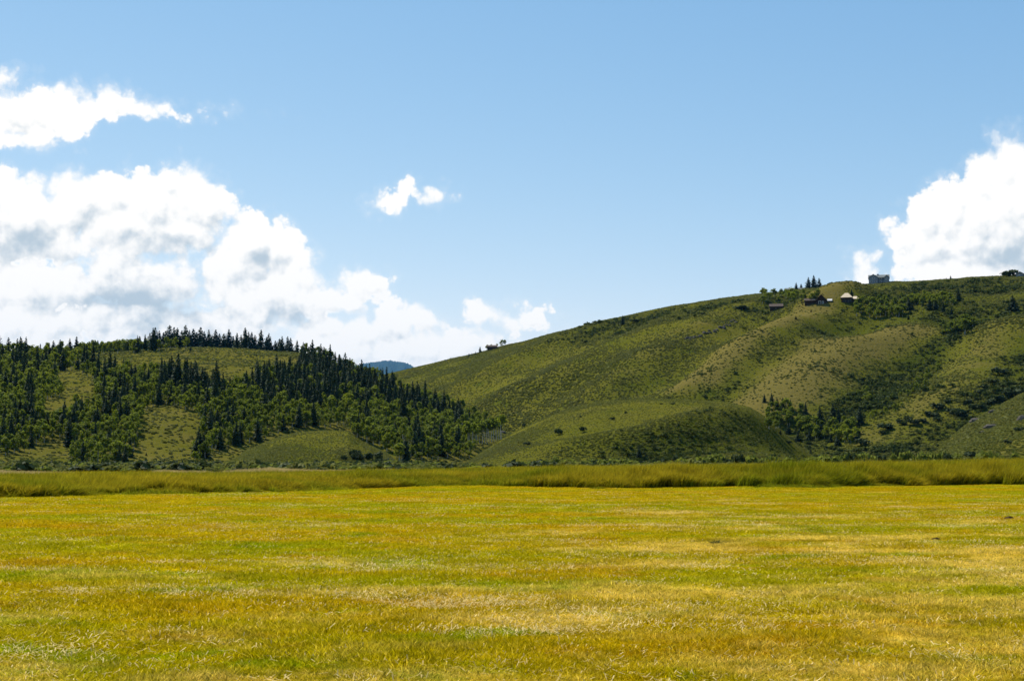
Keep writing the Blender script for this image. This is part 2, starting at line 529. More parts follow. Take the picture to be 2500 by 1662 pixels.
class MB:
    """collects simple solids into one mesh"""
    def __init__(self):
        self.v, self.f = [], []

    def add(self, vs, fs):
        k = len(self.v)
        self.v += [tuple(v) for v in vs]
        self.f += [tuple(i + k for i in f) for f in fs]
        return self

    def box(self, x0, x1, y0, y1, z0, z1):
        return self.add([(x0, y0, z0), (x1, y0, z0), (x1, y1, z0), (x0, y1, z0), (x0, y0, z1), (x1, y0, z1), (x1, y1, z1), (x0, y1, z1)],
                        [(3, 2, 1, 0), (4, 5, 6, 7), (0, 1, 5, 4), (1, 2, 6, 5), (2, 3, 7, 6), (3, 0, 4, 7)])

    def gable_y(self, x0, x1, y0, y1, z0, z1):
        """triangular prism whose ridge runs along y (gable faces the viewer)"""
        xm = (x0 + x1) / 2
        return self.add([(x0, y0, z0), (x1, y0, z0), (xm, y0, z1), (x0, y1, z0), (x1, y1, z0), (xm, y1, z1)],
                        [(0, 1, 2), (5, 4, 3), (1, 0, 3, 4), (2, 1, 4, 5), (0, 2, 5, 3)])

    def roof_y(self, x0, x1, y0, y1, z0, z1, t=0.25):
        """two sloping slabs, ridge along y"""
        xm = (x0 + x1) / 2
        for (a, b) in ((x0, xm), (x1, xm)):
            self.add([(a, y0, z0), (b, y0, z1), (b, y1, z1), (a, y1, z0), (a, y0, z0 + t), (b, y0, z1 + t), (b, y1, z1 + t), (a, y1, z0 + t)],
                     [(0, 1, 2, 3), (7, 6, 5, 4), (0, 4, 5, 1), (1, 5, 6, 2), (2, 6, 7, 3), (3, 7, 4, 0)])
        return self

    def roof_x(self, x0, x1, y0, y1, z0, z1, t=0.25):
        ym = (y0 + y1) / 2
        for (a, b) in ((y0, ym), (y1, ym)):
            self.add([(x0, a, z0), (x0, b, z1), (x1, b, z1), (x1, a, z0), (x0, a, z0 + t), (x0, b, z1 + t), (x1, b, z1 + t), (x1, a, z0 + t)],
                     [(0, 1, 2, 3), (7, 6, 5, 4), (0, 4, 5, 1), (1, 5, 6, 2), (2, 6, 7, 3), (3, 7, 4, 0)])
        return self

    def hip(self, x0, x1, y0, y1, z0, z1, inset):
        ym = (y0 + y1) / 2
        return self.add([(x0, y0, z0), (x1, y0, z0), (x1, y1, z0), (x0, y1, z0), (x0 + inset, ym, z1), (x1 - inset, ym, z1)],
                        [(0, 1, 5, 4), (2, 3, 4, 5), (1, 2, 5), (3, 0, 4), (3, 2, 1, 0)])

    def build(self, name, mat, parent=None):
        me = bpy.data.meshes.new(name)
        me.from_pydata(self.v, [], self.f)
        bm = bmesh.new(); bm.from_mesh(me)
        bmesh.ops.recalc_face_normals(bm, faces=bm.faces)
        bm.to_mesh(me); bm.free()
        me.materials.append(mat)
        return obj(name, me, parent)


# ------------------------------------------------------------------ materials
def material(name):
    m = bpy.data.materials.new(name)
    m.use_nodes = True
    m.node_tree.nodes.clear()
    return m, NT(m.node_tree)


def finish(T, color, rough=0.9, transl=0.0, tcol=None, normal=None, spec=0.1):
    p = T.n('ShaderNodeBsdfPrincipled', {'Roughness': rough, 'Specular IOR Level': spec})
    if isinstance(color, bpy.types.NodeSocket):
        T.t.links.new(color, p.inputs['Base Color'])
    else:
        p.inputs['Base Color'].default_value = (*color, 1)
    if normal:
        T.t.links.new(normal, p.inputs['Normal'])
    sh = p.outputs[0]
    if transl:
        tr = T.n('ShaderNodeBsdfTranslucent')
        c = tcol if tcol is not None else color
        if isinstance(c, bpy.types.NodeSocket):
            T.t.links.new(c, tr.inputs[0])
        else:
            tr.inputs[0].default_value = (*c, 1)
        mx = T.n('ShaderNodeMixShader', {0: transl})
        T.t.links.new(sh, mx.inputs[1]); T.t.links.new(tr.outputs[0], mx.inputs[2])
        sh = mx.outputs[0]
    T.t.links.new(sh, T.n('ShaderNodeOutputMaterial').inputs[0])


def plain(name, c, rough=0.8, var=0.25, scale=3.0):
    m, T = material(name)
    g = T.n('ShaderNodeTexCoord').outputs['Object']
    f = T.noise(g, scale, 4, 0.6)
    col = T.mix(T.ramp(f, 0.3, 0.7), tuple(x * (1 - var) for x in c), tuple(min(1, x * (1 + var)) for x in c))
    finish(T, col, rough)
    return m


def foliage_mat(name, dark, light, transl=0.35, yellow=None):
    m, T = material(name)
    geo = T.n('ShaderNodeNewGeometry')
    oi = T.n('ShaderNodeObjectInfo')
    isl = geo.outputs['Random Per Island']
    f = T.m('ADD', T.m('MULTIPLY', isl, 0.55), T.m('MULTIPLY', oi.outputs['Random'], 0.45))
    col = T.mix(f, dark, light)
    n = T.noise(geo.outputs['Position'], 0.02, 3, 0.6)
    if yellow:
        col = T.mix(T.ramp(n, 0.45, 0.68, 0, 0.8), col, yellow)
    finish(T, col, 0.75, transl, tcol=T.mix(0.5, col, light))
    return m


MAT = {}
MAT['conifer'] = foliage_mat('conifer_needles', (0.016, 0.030, 0.014), (0.046, 0.068, 0.024), 0.22)
MAT['conifer_blue'] = foliage_mat('conifer_needles_blue', (0.016, 0.032, 0.024), (0.034, 0.060, 0.040), 0.18)
MAT['aspen'] = foliage_mat('aspen_leaves', (0.066, 0.092, 0.008), (0.175, 0.210, 0.016), 0.5, (0.215, 0.240, 0.012))
MAT['willow'] = foliage_mat('willow_leaves', (0.085, 0.105, 0.016), (0.20, 0.225, 0.035), 0.45, (0.23, 0.25, 0.02))
MAT['sage'] = foliage_mat('sagebrush_leaves', (0.100, 0.108, 0.018), (0.176, 0.178, 0.040), 0.38, (0.155, 0.166, 0.019))
MAT['shrub'] = foliage_mat('shrub_leaves', (0.022, 0.034, 0.012), (0.055, 0.075, 0.022), 0.25)
MAT['brush'] = foliage_mat('brush_leaves', (0.036, 0.052, 0.010), (0.078, 0.098, 0.018), 0.3)
MAT['bark'] = plain('conifer_bark', (0.06, 0.045, 0.035), 0.95)
MAT['aspen_bark'] = plain('aspen_bark', (0.42, 0.40, 0.34), 0.85, 0.2)
MAT['rock'] = plain('rock', (0.085, 0.075, 0.058), 0.95, 0.4, 0.6)
MAT['dirt'] = plain('dirt', (0.07, 0.045, 0.022), 1.0, 0.4, 20)
MAT['wood_dark'] = plain('dark_log', (0.045, 0.028, 0.02), 0.85, 0.3, 1.5)
MAT['siding'] = plain('grey_siding', (0.20, 0.22, 0.24), 0.7, 0.12, 1.0)
MAT['siding_dark'] = plain('slate_siding', (0.12, 0.14, 0.16), 0.7, 0.15, 1.0)
MAT['shingle'] = plain('grey_shingle', (0.15, 0.16, 0.15), 0.85, 0.2, 1.2)
MAT['roof_tan'] = plain('tan_shake', (0.55, 0.44, 0.30), 0.8, 0.15, 1.0)
MAT['roof_brown'] = plain('brown_shake', (0.09, 0.065, 0.05), 0.85, 0.25, 1.0)
MAT['roof_pale'] = plain('pale_metal', (0.50, 0.48, 0.45), 0.5, 0.1, 1.0)
MAT['white'] = plain('white_paint', (0.75, 0.74, 0.70), 0.6, 0.05, 2.0)
MAT['glass'] = plain('dark_glass', (0.02, 0.025, 0.03), 0.12, 0.05, 1.0)


def hill_mat():
    m, T = material('hill_grass')
    pos = T.n('ShaderNodeNewGeometry').outputs['Position']
    tan = T.n('ShaderNodeAttribute', attribute_name='dry').outputs['Fac']
    n1 = T.noise(pos, 0.012, 4, 0.6)
    n2 = T.noise(pos, 0.07, 5, 0.65)
    n3 = T.noise(pos, 0.45, 4, 0.7)
    col = T.mix(T.ramp(n1, 0.35, 0.65), (0.082, 0.084, 0.009), (0.106, 0.099, 0.012))
    col = T.mix(T.ramp(n2, 0.5, 0.72, 0, 0.8), col, (0.118, 0.104, 0.022))
    col = T.mix(T.ramp(n2, 0.45, 0.28, 0, 0.7), col, (0.048, 0.070, 0.007))
    d = T.m('MULTIPLY', T.m('ADD', tan, T.m('MULTIPLY_ADD', T.noise(T.v('ADD', pos, (9, 9, 9)), 0.05, 6, 0.75), 2.4, -1.2)), tan, clamp=True)
    col = T.mix(T.ramp(d, 0.15, 0.8, 0, 0.75), col, (0.142, 0.110, 0.031))
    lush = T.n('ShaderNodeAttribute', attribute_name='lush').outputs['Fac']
    col = T.mix(T.m('MULTIPLY', lush, 0.85), col, (0.034, 0.046, 0.006))  # ground darker under the brush and along the knoll's shaded flank
    col = T.mix(T.ramp(n3, 0.42, 0.25, 0, 0.55), col, (0.035, 0.042, 0.014))
    b = T.n('ShaderNodeBump', {'Strength': 0.8, 'Distance': 1.2, 'Height': n3})
    finish(T, col, 0.95, normal=b.outputs[0], spec=0.0)
    return m


MAT['hill'] = hill_mat()


def far_mat():
    m, T = material('far_forest')
    pos = T.n('ShaderNodeNewGeometry').outputs['Position']
    n = T.noise(pos, 0.01, 5, 0.7)
    finish(T, T.mix(T.ramp(n, 0.3, 0.7), (0.008, 0.020, 0.014), (0.018, 0.036, 0.024)), 0.95)
    return m


MAT['far'] = far_mat()


def field_color(T, pos, tip=None):
    """colour of the mown meadow by place: green, ochre and straw patches drawn out along the mowing"""
    wq = T.v('ADD', pos, T.v('SCALE', T.v('SUBTRACT', T.noise(pos, 0.8, 4, 0.65, out='Color'), (0.5, 0.5, 0.5)), scale=1.6))
    q = T.v('MULTIPLY', wq, (0.75, 1.0, 1.0))
    n1 = T.noise(T.v('MULTIPLY', pos, (0.5, 1.0, 1.0)), 0.11, 4, 0.6)
    n2 = T.noise(T.v('ADD', q, (31, 7, 0)), 0.45, 5, 0.68)
    n3 = T.noise(T.v('ADD', q, (5, 61, 0)), 0.30, 6, 0.68)
    n4 = T.noise(pos, 2.6, 4, 0.7)
    n5 = T.noise(pos, 9.0, 3, 0.7)
    col = T.mix(T.ramp(n1, 0.38, 0.60), (0.385, 0.362, 0.001), (0.520, 0.362, 0.001))
    col = T.mix(T.ramp(n2, 0.52, 0.66, 0, 0.85), col, (0.530, 0.310, 0.003))
    col = T.mix(T.ramp(n2, 0.46, 0.34, 0, 0.85), col, (0.255, 0.330, 0.001))
    sx = T.n('ShaderNodeSeparateXYZ', {0: pos})
    near = T.ramp(sx.outputs[1], 60, 12, -0.12, 0.035)
    side = T.ramp(sx.outputs[0], -8, 8, -0.075, 0.06)
    s = T.m('ADD', n3, T.m('ADD', near, side))
    s = T.m('ADD', s, T.m('MULTIPLY_ADD', n5, 0.25, -0.125))
    col = T.mix(T.ramp(s, 0.50, 0.66, 0, 0.85), col, (0.80, 0.59, 0.110))
    col = T.mix(T.ramp(n4, 0.54, 0.72, 0, 0.6), col, (0.66, 0.48, 0.006))
    col = T.mix(T.ramp(n4, 0.46, 0.30, 0, 0.7), col, (0.140, 0.140, 0.001))
    return col, n4


def field_mat():
    m, T = material('meadow')
    pos = T.n('ShaderNodeNewGeometry').outputs['Position']
    col, n4 = field_color(T, pos)
    f = T.noise(pos, 14.0, 3, 0.75)
    col = T.mix(T.ramp(f, 0.45, 0.25, 0, 0.5), col, (0.10, 0.075, 0.002))
    b = T.n('ShaderNodeBump', {'Strength': 0.9, 'Distance': 0.06, 'Height': T.m('ADD', f, n4)})
    finish(T, col, 0.95, normal=b.outputs[0], spec=0.0)
    return m


def blade_mat():
    m, T = material('meadow_blades')
    geo = T.n('ShaderNodeNewGeometry')
    col, _ = field_color(T, geo.outputs['Position'])
    isl = geo.outputs['Random Per Island']
    col = T.mix(T.ramp(isl, 0.85, 1.0, 0, 0.7, False), col, (0.85, 0.64, 0.07))
    col = T.mix(T.ramp(isl, 0.34, 0.0, 0, 0.8, False), col, (0.10, 0.095, 0.001))
    rnd = T.n('ShaderNodeObjectInfo').outputs['Random']
    col = T.v('SCALE', col, scale=T.ramp(rnd, 0, 1, 0.66, 1.36, False))
    finish(T, col, 0.8, 0.5, spec=0.0)
    return m


MAT['field'] = field_mat()
MAT['blade'] = blade_mat()
MAT['straw'] = foliage_mat('dry_straw', (0.50, 0.36, 0.09), (0.90, 0.72, 0.32), 0.3)
MAT['seed'] = foliage_mat('seed_heads', (0.30, 0.22, 0.075), (0.50, 0.38, 0.15), 0.35)


def tall_mat():
    m, T = material('tall_grass_blades')
    geo = T.n('ShaderNodeNewGeometry')
    pos = geo.outputs['Position']
    isl = geo.outputs['Random Per Island']
    tip = T.n('ShaderNodeAttribute', attribute_name='tip').outputs['Fac']
    n = T.noise(T.v('MULTIPLY', pos, (0.5, 1, 0.3)), 0.16, 4, 0.6)
    rnd = T.n('ShaderNodeObjectInfo').outputs['Random']
    col = T.mix(isl, (0.095, 0.130, 0.004), (0.215, 0.230, 0.008))
    col = T.mix(T.ramp(n, 0.44, 0.62, 0, 0.6), col, (0.260, 0.215, 0.006))
    col = T.mix(T.ramp(tip, 0.45, 0.0, 0, 0.6), col, (0.060, 0.085, 0.002))
    col = T.mix(T.m('MULTIPLY', T.ramp(tip, 0.4, 1.0), T.ramp(n, 0.32, 0.58, 0.15, 0.75)), col, (0.400, 0.290, 0.015))
    col = T.v('SCALE', col, scale=T.ramp(rnd, 0, 1, 0.5, 1.5, False))
    finish(T, col, 0.8, 0.45, spec=0.0)
    return m


MAT['tall'] = tall_mat()


def valley_mat():
    m, T = material('valley_grass')
    pos = T.n('ShaderNodeNewGeometry').outputs['Position']
    n = T.noise(pos, 0.03, 4, 0.6)
    f = T.noise(pos, 0.8, 4, 0.7)
    col = T.mix(T.ramp(n, 0.35, 0.65), (0.085, 0.110, 0.006), (0.150, 0.140, 0.012))
    col = T.mix(T.ramp(f, 0.45, 0.25, 0, 0.5), col, (0.05, 0.06, 0.012))
    b = T.n('ShaderNodeBump', {'Strength': 0.7, 'Distance': 0.5, 'Height': f})
    finish(T, col, 0.95, normal=b.outputs[0], spec=0.0)
    return m


MAT['valley'] = valley_mat()

# ------------------------------------------------------------------ terrain meshes


def polar_mesh(name, az, r, zf, mat, label, dry=None):
    A, Q = np.meshgrid(az, r, indexing='ij') if np.ndim(r) == 1 else (np.broadcast_to(az[:, None], r.shape), r)
    X, Y = Q * np.sin(A), Q * np.cos(A)
    Z = zf(A, Q)
    V = np.stack([X, Y, Z], -1).reshape(-1, 3)
    n, m = A.shape
    i, j = np.meshgrid(np.arange(n - 1), np.arange(m - 1), indexing='ij')
    k = (i * m + j).ravel()
    F = np.stack([k, k + m, k + m + 1, k + 1], 1)[:, ::-1]
    me = mesh_np(name, V, F, mat, True)
    if dry is not None:
        at = me.attributes.new('dry', 'FLOAT', 'POINT')
        at.data.foreach_set('value', dry(X, Y, A, Q).astype(np.float32).ravel())
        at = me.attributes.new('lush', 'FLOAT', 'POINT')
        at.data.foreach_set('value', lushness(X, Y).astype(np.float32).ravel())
    o = obj(name, me)
    tag(o, label, kind='structure')
    return o


def hill_mesh(name, h, na, nt, label, tmax=1.6, tmin=-0.06, dry=None, extra=None):
    az = np.linspace(h.g[0], h.g[-1], na)
    rc, rf = np.interp(az, h.caz, h.cr), np.interp(az, h.faz, h.fr)
    t = np.concatenate([np.linspace(tmin, 1.12, int(nt * 0.85)), np.linspace(1.15, tmax, nt - int(nt * 0.85))])
    r = rf[:, None] + (rc - rf)[:, None] * t[None, :]

    def zf(A, Q):
        z = h.h(A, Q)
        return z if extra is None else z + extra(A, Q)
    return polar_mesh(name, az, r, zf, MAT['far'] if name == 'far_mountain' else MAT['hill'], label, dry or (lambda X, Y, A, Q: 0.25 + 0 * X))


def left_dry(X, Y, A, Q):
    return 0.62 + 0.1 * sstep(left_h.t_of(A, Q), 0.7, 0.9)


def knoll_dry(X, Y, A, Q):
    lo, hi = pix_dir(1700, 1000)[0], pix_dir(1860, 1000)[0]
    return 0.22 + 0.16 * sstep(knoll_r.t_of(A, Q), 0.25, 0.7) * (1 - sstep(A, lo, hi))


hill_mesh('far_mountain', far_h, 700, 60, 'blue wooded mountain far away in the gap between the two hills', tmin=0,
          extra=lambda A, Q: 34 * (_hash(np.round(A * 9000), np.round(Q / 40), 5) - 0.5))
hill_mesh('wooded_hill', left_h, 420, 170, 'hill under the forest on the left with bare grassy openings', dry=left_dry)
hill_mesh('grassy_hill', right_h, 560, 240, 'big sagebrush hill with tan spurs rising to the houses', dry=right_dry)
hill_mesh('rocky_slope', near_h, 160, 90, 'rocky brown slope at the foot of the big hill on the right', dry=lambda X, Y, A, Q: 0.6 + 0 * X)
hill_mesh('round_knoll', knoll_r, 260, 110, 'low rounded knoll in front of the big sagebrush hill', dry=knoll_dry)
hill_mesh('small_knoll', knoll_l, 200, 80, 'small grassy knoll at the foot of the forest', dry=lambda X, Y, A, Q: 0.4 + 0 * X)

azf = np.linspace(-1.2, 1.2, 260)
Ef = EDGE_R(azf)
rel = np.concatenate([np.linspace(0.01, 0.3, 50), np.linspace(0.31, 1.0, 60)])
polar_mesh('mown_meadow', azf, (Ef + 1.5)[:, None] * rel[None, :], lambda A, Q: ground_z(Q * np.sin(A), Q * np.cos(A)) + 0.012, MAT['field'],
           'mown hay meadow in yellow green with pale straw patches')
rv = np.concatenate([np.geomspace(0.05, 60, 12), np.linspace(62, 150, 60), np.geomspace(155, 1500, 50), np.geomspace(1700, 42000, 16)])
azv = np.concatenate([np.linspace(-math.pi, -0.7, 40), np.linspace(-0.68, 0.68, 150), np.linspace(0.7, math.pi, 40)])
polar_mesh('valley_floor', azv, rv, lambda A, Q: ground_z(Q * np.sin(A), Q * np.cos(A)) - 0.012 - 0.5 * (1 - sstep(Q, 40, EDGE_R(A))), MAT['valley'],
           'flat green valley floor between the tall grass and the hills')

# ------------------------------------------------------------------ plant shapes (height 1 unless said otherwise)


def leaf_cards(P, size, out=None, rng=RNG, flat=0.0, aspect=0.6):
    """one small bent diamond (two triangles) at every point, facing at random"""
    n = len(P)
    d = rng.normal(size=(n, 3))
    if out is not None:
        d = d * 0.7 + out
    d[:, 2] += flat * rng.random(n)
    d /= np.linalg.norm(d, axis=1, keepdims=True)
    u = np.cross(d, rng.normal(size=(n, 3)))
    u /= np.linalg.norm(u, axis=1, keepdims=True)
    w = np.cross(d, u)
    s = (size * (0.6 + 0.8 * rng.random(n)))[:, None] if np.ndim(size) == 0 else size[:, None]
    a, b = P + u * s, P - u * s
    c = P + w * s * aspect + d * s * 0.25
    e = P - w * s * aspect - d * s * 0.15
    V = np.stack([a, c, b, e], 1).reshape(-1, 3)
    k = np.arange(n)[:, None] * 4
    return V, np.concatenate([k + [[0, 1, 2]], k + [[0, 2, 3]]], 0)


def tube(pts, rad, n=6):
    V, F = [], []
    for p, r in zip(pts, rad):
        for i in range(n):
            a = 2 * math.pi * i / n
            V.append((p[0] + r * math.cos(a), p[1] + r * math.sin(a), p[2]))
    for k in range(len(pts) - 1):
        for i in range(n):
            j = (i + 1) % n
            F += [(k * n + i, k * n + j, (k + 1) * n + j), (k * n + i, (k + 1) * n + j, (k + 1) * n + i)]
    return np.array(V), np.array(F)


def merge(parts):
    V, F, k = [], [], 0
    for v, f in parts:
        V.append(v); F.append(np.asarray(f) + k); k += len(v)
    return np.concatenate(V), np.concatenate(F)


def conifer_meshes(i, width=0.17, mat='conifer', low=0.06):
    rng = np.random.default_rng(100 + i)
    P, O, S = [], [], []
    levels = 20
    for k in range(levels):
        t = k / (levels - 1)
        z = low + (0.97 - low) * t ** 0.92
        rr = width * (1 - t) ** 0.80 * (0.72 + 0.5 * rng.random()) + 0.008
        nb = max(4, int(9 * (1 - t) + 4))
        a0 = rng.random() * 6.28
        for b in range(nb):
            a = a0 + 6.283 * b / nb + rng.normal() * 0.25
            L = rr * (0.6 + 0.6 * rng.random())
            for q in (0.45, 0.95):
                P.append((L * q * math.cos(a), L * q * math.sin(a), z - L * q * 0.42 + rng.normal() * 0.006))
                O.append((math.cos(a) * 0.5, math.sin(a) * 0.5, 0.9))
                S.append(0.028 + 0.052 * (1 - t) * (1.1 - 0.4 * q))
    P += [(0, 0, 0.975), (0.004, 0, 0.955), (0, 0.004, 0.99)]
    O += [(0, 0, 0.2)] * 3
    S += [0.014, 0.016, 0.010]
    V, F = leaf_cards(np.array(P), np.array(S), np.array(O) * 1.4, rng, aspect=0.75)
    crown = mesh_np('crown_mesh', V, F, MAT[mat])
    tv, tf = tube([(0, 0, -0.05), (0, 0, 0.5), (0, 0, 0.95)], [0.016, 0.010, 0.002])
    return crown, mesh_np('trunk_mesh', tv, tf, MAT['bark'])


def crown_points(rng, n, lobes, zlo, zhi, rad):
    P, O = [], []
    C = []
    for k in range(lobes):
        a = rng.random() * 6.283
        z = zlo + (zhi - zlo) * rng.random()
        u = (z - zlo) / (zhi - zlo)
        m = rad * math.sqrt(max(0.05, 1 - (2 * u - 0.85) ** 2)) * 0.75
        q = m * math.sqrt(rng.random())
        C.append((q * math.cos(a), q * math.sin(a), z, rad * (0.36 + 0.25 * rng.random())))
    C.append((0, 0, zhi - rad * 0.35, rad * 0.42))
    for i in range(n):
        c = C[rng.integers(len(C))]
        d = rng.normal(size=3); d /= np.linalg.norm(d)
        r = c[3] * (0.55 + 0.5 * rng.random())
        P.append((c[0] + d[0] * r, c[1] + d[1] * r, c[2] + d[2] * r * 0.9))
        O.append(d)
    return np.array(P), np.array(O), C


def aspen_meshes(i, bare=0.22, rad=0.25, n=360, leaf=0.042, mat='aspen'):
    rng = np.random.default_rng(300 + i)
    P, O, C = crown_points(rng, n, 13, bare + rad * 0.4, 0.97 - rad * 0.35, rad)
    V, F = leaf_cards(P, leaf, O * 1.4 + np.array([0, 0, 0.35]), rng, aspect=0.75)
    crown = mesh_np('crown_mesh', V, F, MAT[mat])
    lean = rng.normal(size=2) * 0.02
    parts = [tube([(0, 0, -0.04), (lean[0], lean[1], 0.4), (lean[0] * 1.5, lean[1], 0.85)], [0.017, 0.012, 0.004])]
    for c in C[:4]:
        parts.append(tube([(lean[0] * 0.8, lean[1] * 0.8, max(0.2, c[2] - 0.2)), (c[0], c[1], c[2])], [0.007, 0.003], 4))
    tv, tf = merge(parts)
    return crown, mesh_np('trunk_mesh', tv, tf, MAT['aspen_bark'])


def bush_mesh(i, mat, n=150, leaf=0.13):
    """dome about 1 wide and 0.75 high"""
    rng = np.random.default_rng(500 + i)
    P, O = [], []
    C = [(rng.normal() * 0.2, rng.normal() * 0.2, 0.22 + 0.2 * rng.random(), 0.22 + 0.12 * rng.random()) for _ in range(6)]
    for k in range(n):
        c = C[rng.integers(6)]
        d = rng.normal(size=3); d /= np.linalg.norm(d); d[2] = abs(d[2]) * 1.1 - 0.15
        r = c[3] * (0.6 + 0.45 * rng.random())
        P.append((c[0] + d[0] * r, c[1] + d[1] * r, max(0.0, c[2] + d[2] * r)))
        O.append(d)
    V, F = leaf_cards(np.array(P), leaf, np.array(O), rng, aspect=0.7)
    me = mesh_np('bush_mesh', V, F, MAT[mat])
    return me


CON = [conifer_meshes(i, w) for i, w in enumerate((0.19, 0.22, 0.18, 0.235, 0.205, 0.165))]
CONB = [conifer_meshes(20 + i, w, 'conifer_blue') for i, w in enumerate((0.21, 0.25))]
ASP = [aspen_meshes(i, b, r) for i, (b, r) in enumerate(((0.14, 0.24), (0.22, 0.22), (0.10, 0.27), (0.2, 0.25), (0.16, 0.20), (0.25, 0.27)))]
ASPB = [aspen_meshes(30 + i, 0.52, 0.19, 240) for i in range(3)]
BUSH = [bush_mesh(i, 'willow') for i in range(4)]
SHRUB = [bush_mesh(10 + i, 'shrub') for i in range(4)]
NAMES = {'con': 'conifer_tree', 'conb': 'conifer_tree', 'asp': 'aspen_tree', 'aspb': 'aspen_tree'}
KIT = {'con': CON, 'conb': CONB, 'asp': ASP, 'aspb': ASPB}
CATS = {'con': 'conifer', 'conb': 'conifer', 'asp': 'tree', 'aspb': 'tree'}
px_m = lambda p: math.hypot(p[0], p[1]) / F_PX        # metres per photograph pixel at a place


def tree(kind, p, h, label, group=None, wide=1.0, var=None, name=None):
    kit = KIT[kind]
    crown, trunk = kit[random.randrange(len(kit)) if var is None else var]
    w = h * wide * random.uniform(0.88, 1.14)
    t = empty(name or NAMES[kind], (p[0], p[1], p[2] - 0.1), random.random() * 6.283, (w, w, h))
    tag(t, label, CATS[kind], group)
    obj('trunk', trunk, t)
    obj('crown', crown, t)
    return t


def bush(kind, p, w, h, label, group=None, name=None):
    kit = BUSH if kind == 'willow' else SHRUB
    o = obj(name or ('willow_bush' if kind == 'willow' else 'dark_shrub'), random.choice(kit), loc=(p[0], p[1], p[2] - 0.1))
    o.rotation_euler.z = random.random() * 6.283
    o.scale = (w, w, h / 0.75)
    tag(o, label, 'bush', group)
    return o


def inside(px, py, poly):
    px, py = np.asarray(px), np.asarray(py)
    r = np.zeros(px.shape, bool)
    n = len(poly)
    for i in range(n):
        x0, y0 = poly[i]; x1, y1 = poly[(i + 1) % n]
        if y0 == y1:
            continue
        c = ((y0 > py) != (y1 > py)) & (px < (x1 - x0) * (py - y0) / (y1 - y0) + x0)
        r ^= c
    return r


protos = bpy.data.collections.new('scatter_shapes')


def scatter(name, pts, scl, rot, shapes, label, idx=None):
    """one stuff object: shapes set out on points"""
    me = bpy.data.meshes.new(name)
    n = len(pts)
    me.vertices.add(n); me.vertices.foreach_set('co', np.asarray(pts, np.float32).ravel())
    for nm, ty, arr in (('scl', 'FLOAT_VECTOR', scl), ('rot', 'FLOAT_VECTOR', rot), ('idx', 'INT', RNG.integers(0, len(shapes), n) if idx is None else idx)):
        at = me.attributes.new(nm, ty, 'POINT')
        if ty == 'INT':
            at.data.foreach_set('value', np.asarray(arr, np.int32))
        else:
            at.data.foreach_set('vector', np.asarray(arr, np.float32).ravel())
    sub = bpy.data.collections.new(name + '_shapes')
    for k, s in enumerate(shapes):
        obj('%s_shape_%02d' % (name, k), s, col=sub)
    g = bpy.data.node_groups.new(name + '_scatter', 'GeometryNodeTree')
    g.is_modifier = True
    g.interface.new_socket('Geometry', in_out='INPUT', socket_type='NodeSocketGeometry')
    g.interface.new_socket('Geometry', in_out='OUTPUT', socket_type='NodeSocketGeometry')
    T = NT(g)
    gi, go = T.n('NodeGroupInput'), T.n('NodeGroupOutput')
    ci = T.n('GeometryNodeCollectionInfo', {'Collection': sub, 'Separate Children': True, 'Reset Children': True})
    A = {k: T.n('GeometryNodeInputNamedAttribute', {'Name': k}, data_type=t).outputs[0] for k, t in (('scl', 'FLOAT_VECTOR'), ('rot', 'FLOAT_VECTOR'), ('idx', 'INT'))}
    mp = T.n('GeometryNodeMeshToPoints')
    g.links.new(gi.outputs[0], mp.inputs['Mesh'])
    ip = T.n('GeometryNodeInstanceOnPoints', {'Pick Instance': True})
    for s, k in ((mp.outputs[0], 'Points'), (ci.outputs[0], 'Instance'), (A['idx'], 'Instance Index'), (A['rot'], 'Rotation'), (A['scl'], 'Scale')):
        g.links.new(s, ip.inputs[k])
    g.links.new(ip.outputs[0], go.inputs[0])
    o = obj(name, me)
    o.modifiers.new('scatter', 'NODES').node_group = g
    tag(o, label, kind='stuff')
    return o


def vec(n, x=None, y=None, z=None):
    o = np.zeros((n, 3))
    for i, a in enumerate((x, y, z)):
        if a is not None:
            o[:, i] = a
    return o


# ------------------------------------------------------------------ forest on the left hill (places read off the photograph, then stood on the terrain)
BARE = [
    [(98, 888), (224, 870), (373, 858), (460, 850), (550, 850), (617, 856), (730, 860), (738, 882), (660, 890), (612, 915), (545, 930), (470, 905), (390, 885), (360, 897), (280, 884), (200, 880), (120, 894)],
    [(132, 911), (180, 905), (233, 930), (238, 970), (190, 978), (175, 955), (140, 930)],
    [(104, 985), (150, 970), (190, 966), (182, 992), (120, 1008)],
    [(359, 1000), (398, 984), (438, 998), (477, 1004), (494, 1055), (474, 1077), (471, 1150), (314, 1150), (331, 1083), (340, 1040)],
    [(40, 1112), (157, 1066), (168, 1097), (168, 1160), (-100, 1160), (-100, 1115)],
    [(519, 1100), (600, 1088), (650, 1080), (650, 1160), (478, 1160), (485, 1140)],
    [(600, 1090), (643, 1075), (686, 1058), (730, 1048), (802, 1044), (851, 1046), (872, 1076), (920, 1092), (955, 1106), (985, 1140), (985, 1165), (600, 1165)],
]
CONZ = [
    [(590, 886), (740, 872), (800, 890), (870, 925), (960, 962), (1050, 996), (1130, 1022), (1190, 1045), (1120, 1045), (1040, 1022), (960, 990), (880, 968), (835, 965), (825, 1005), (740, 1008), (660, 988), (600, 965)],
    [(385, 925), (545, 935), (560, 965), (385, 960)],
    [(940, 975), (990, 985), (985, 1012), (945, 1008)],
]
cand = []
tries = RNG.random((26000, 2))
sx = -130 + tries[:, 0] * 1330
sky_y = np.interp(sx, [-300, 0, 100, 224, 373, 460, 550, 650, 724, 780, 850, 905, 970, 1035, 1107, 1176, 1234], [876, 864, 868, 863, 853, 848, 850, 856, 860, 876, 908, 928, 954, 978, 1008, 1036, 1060])
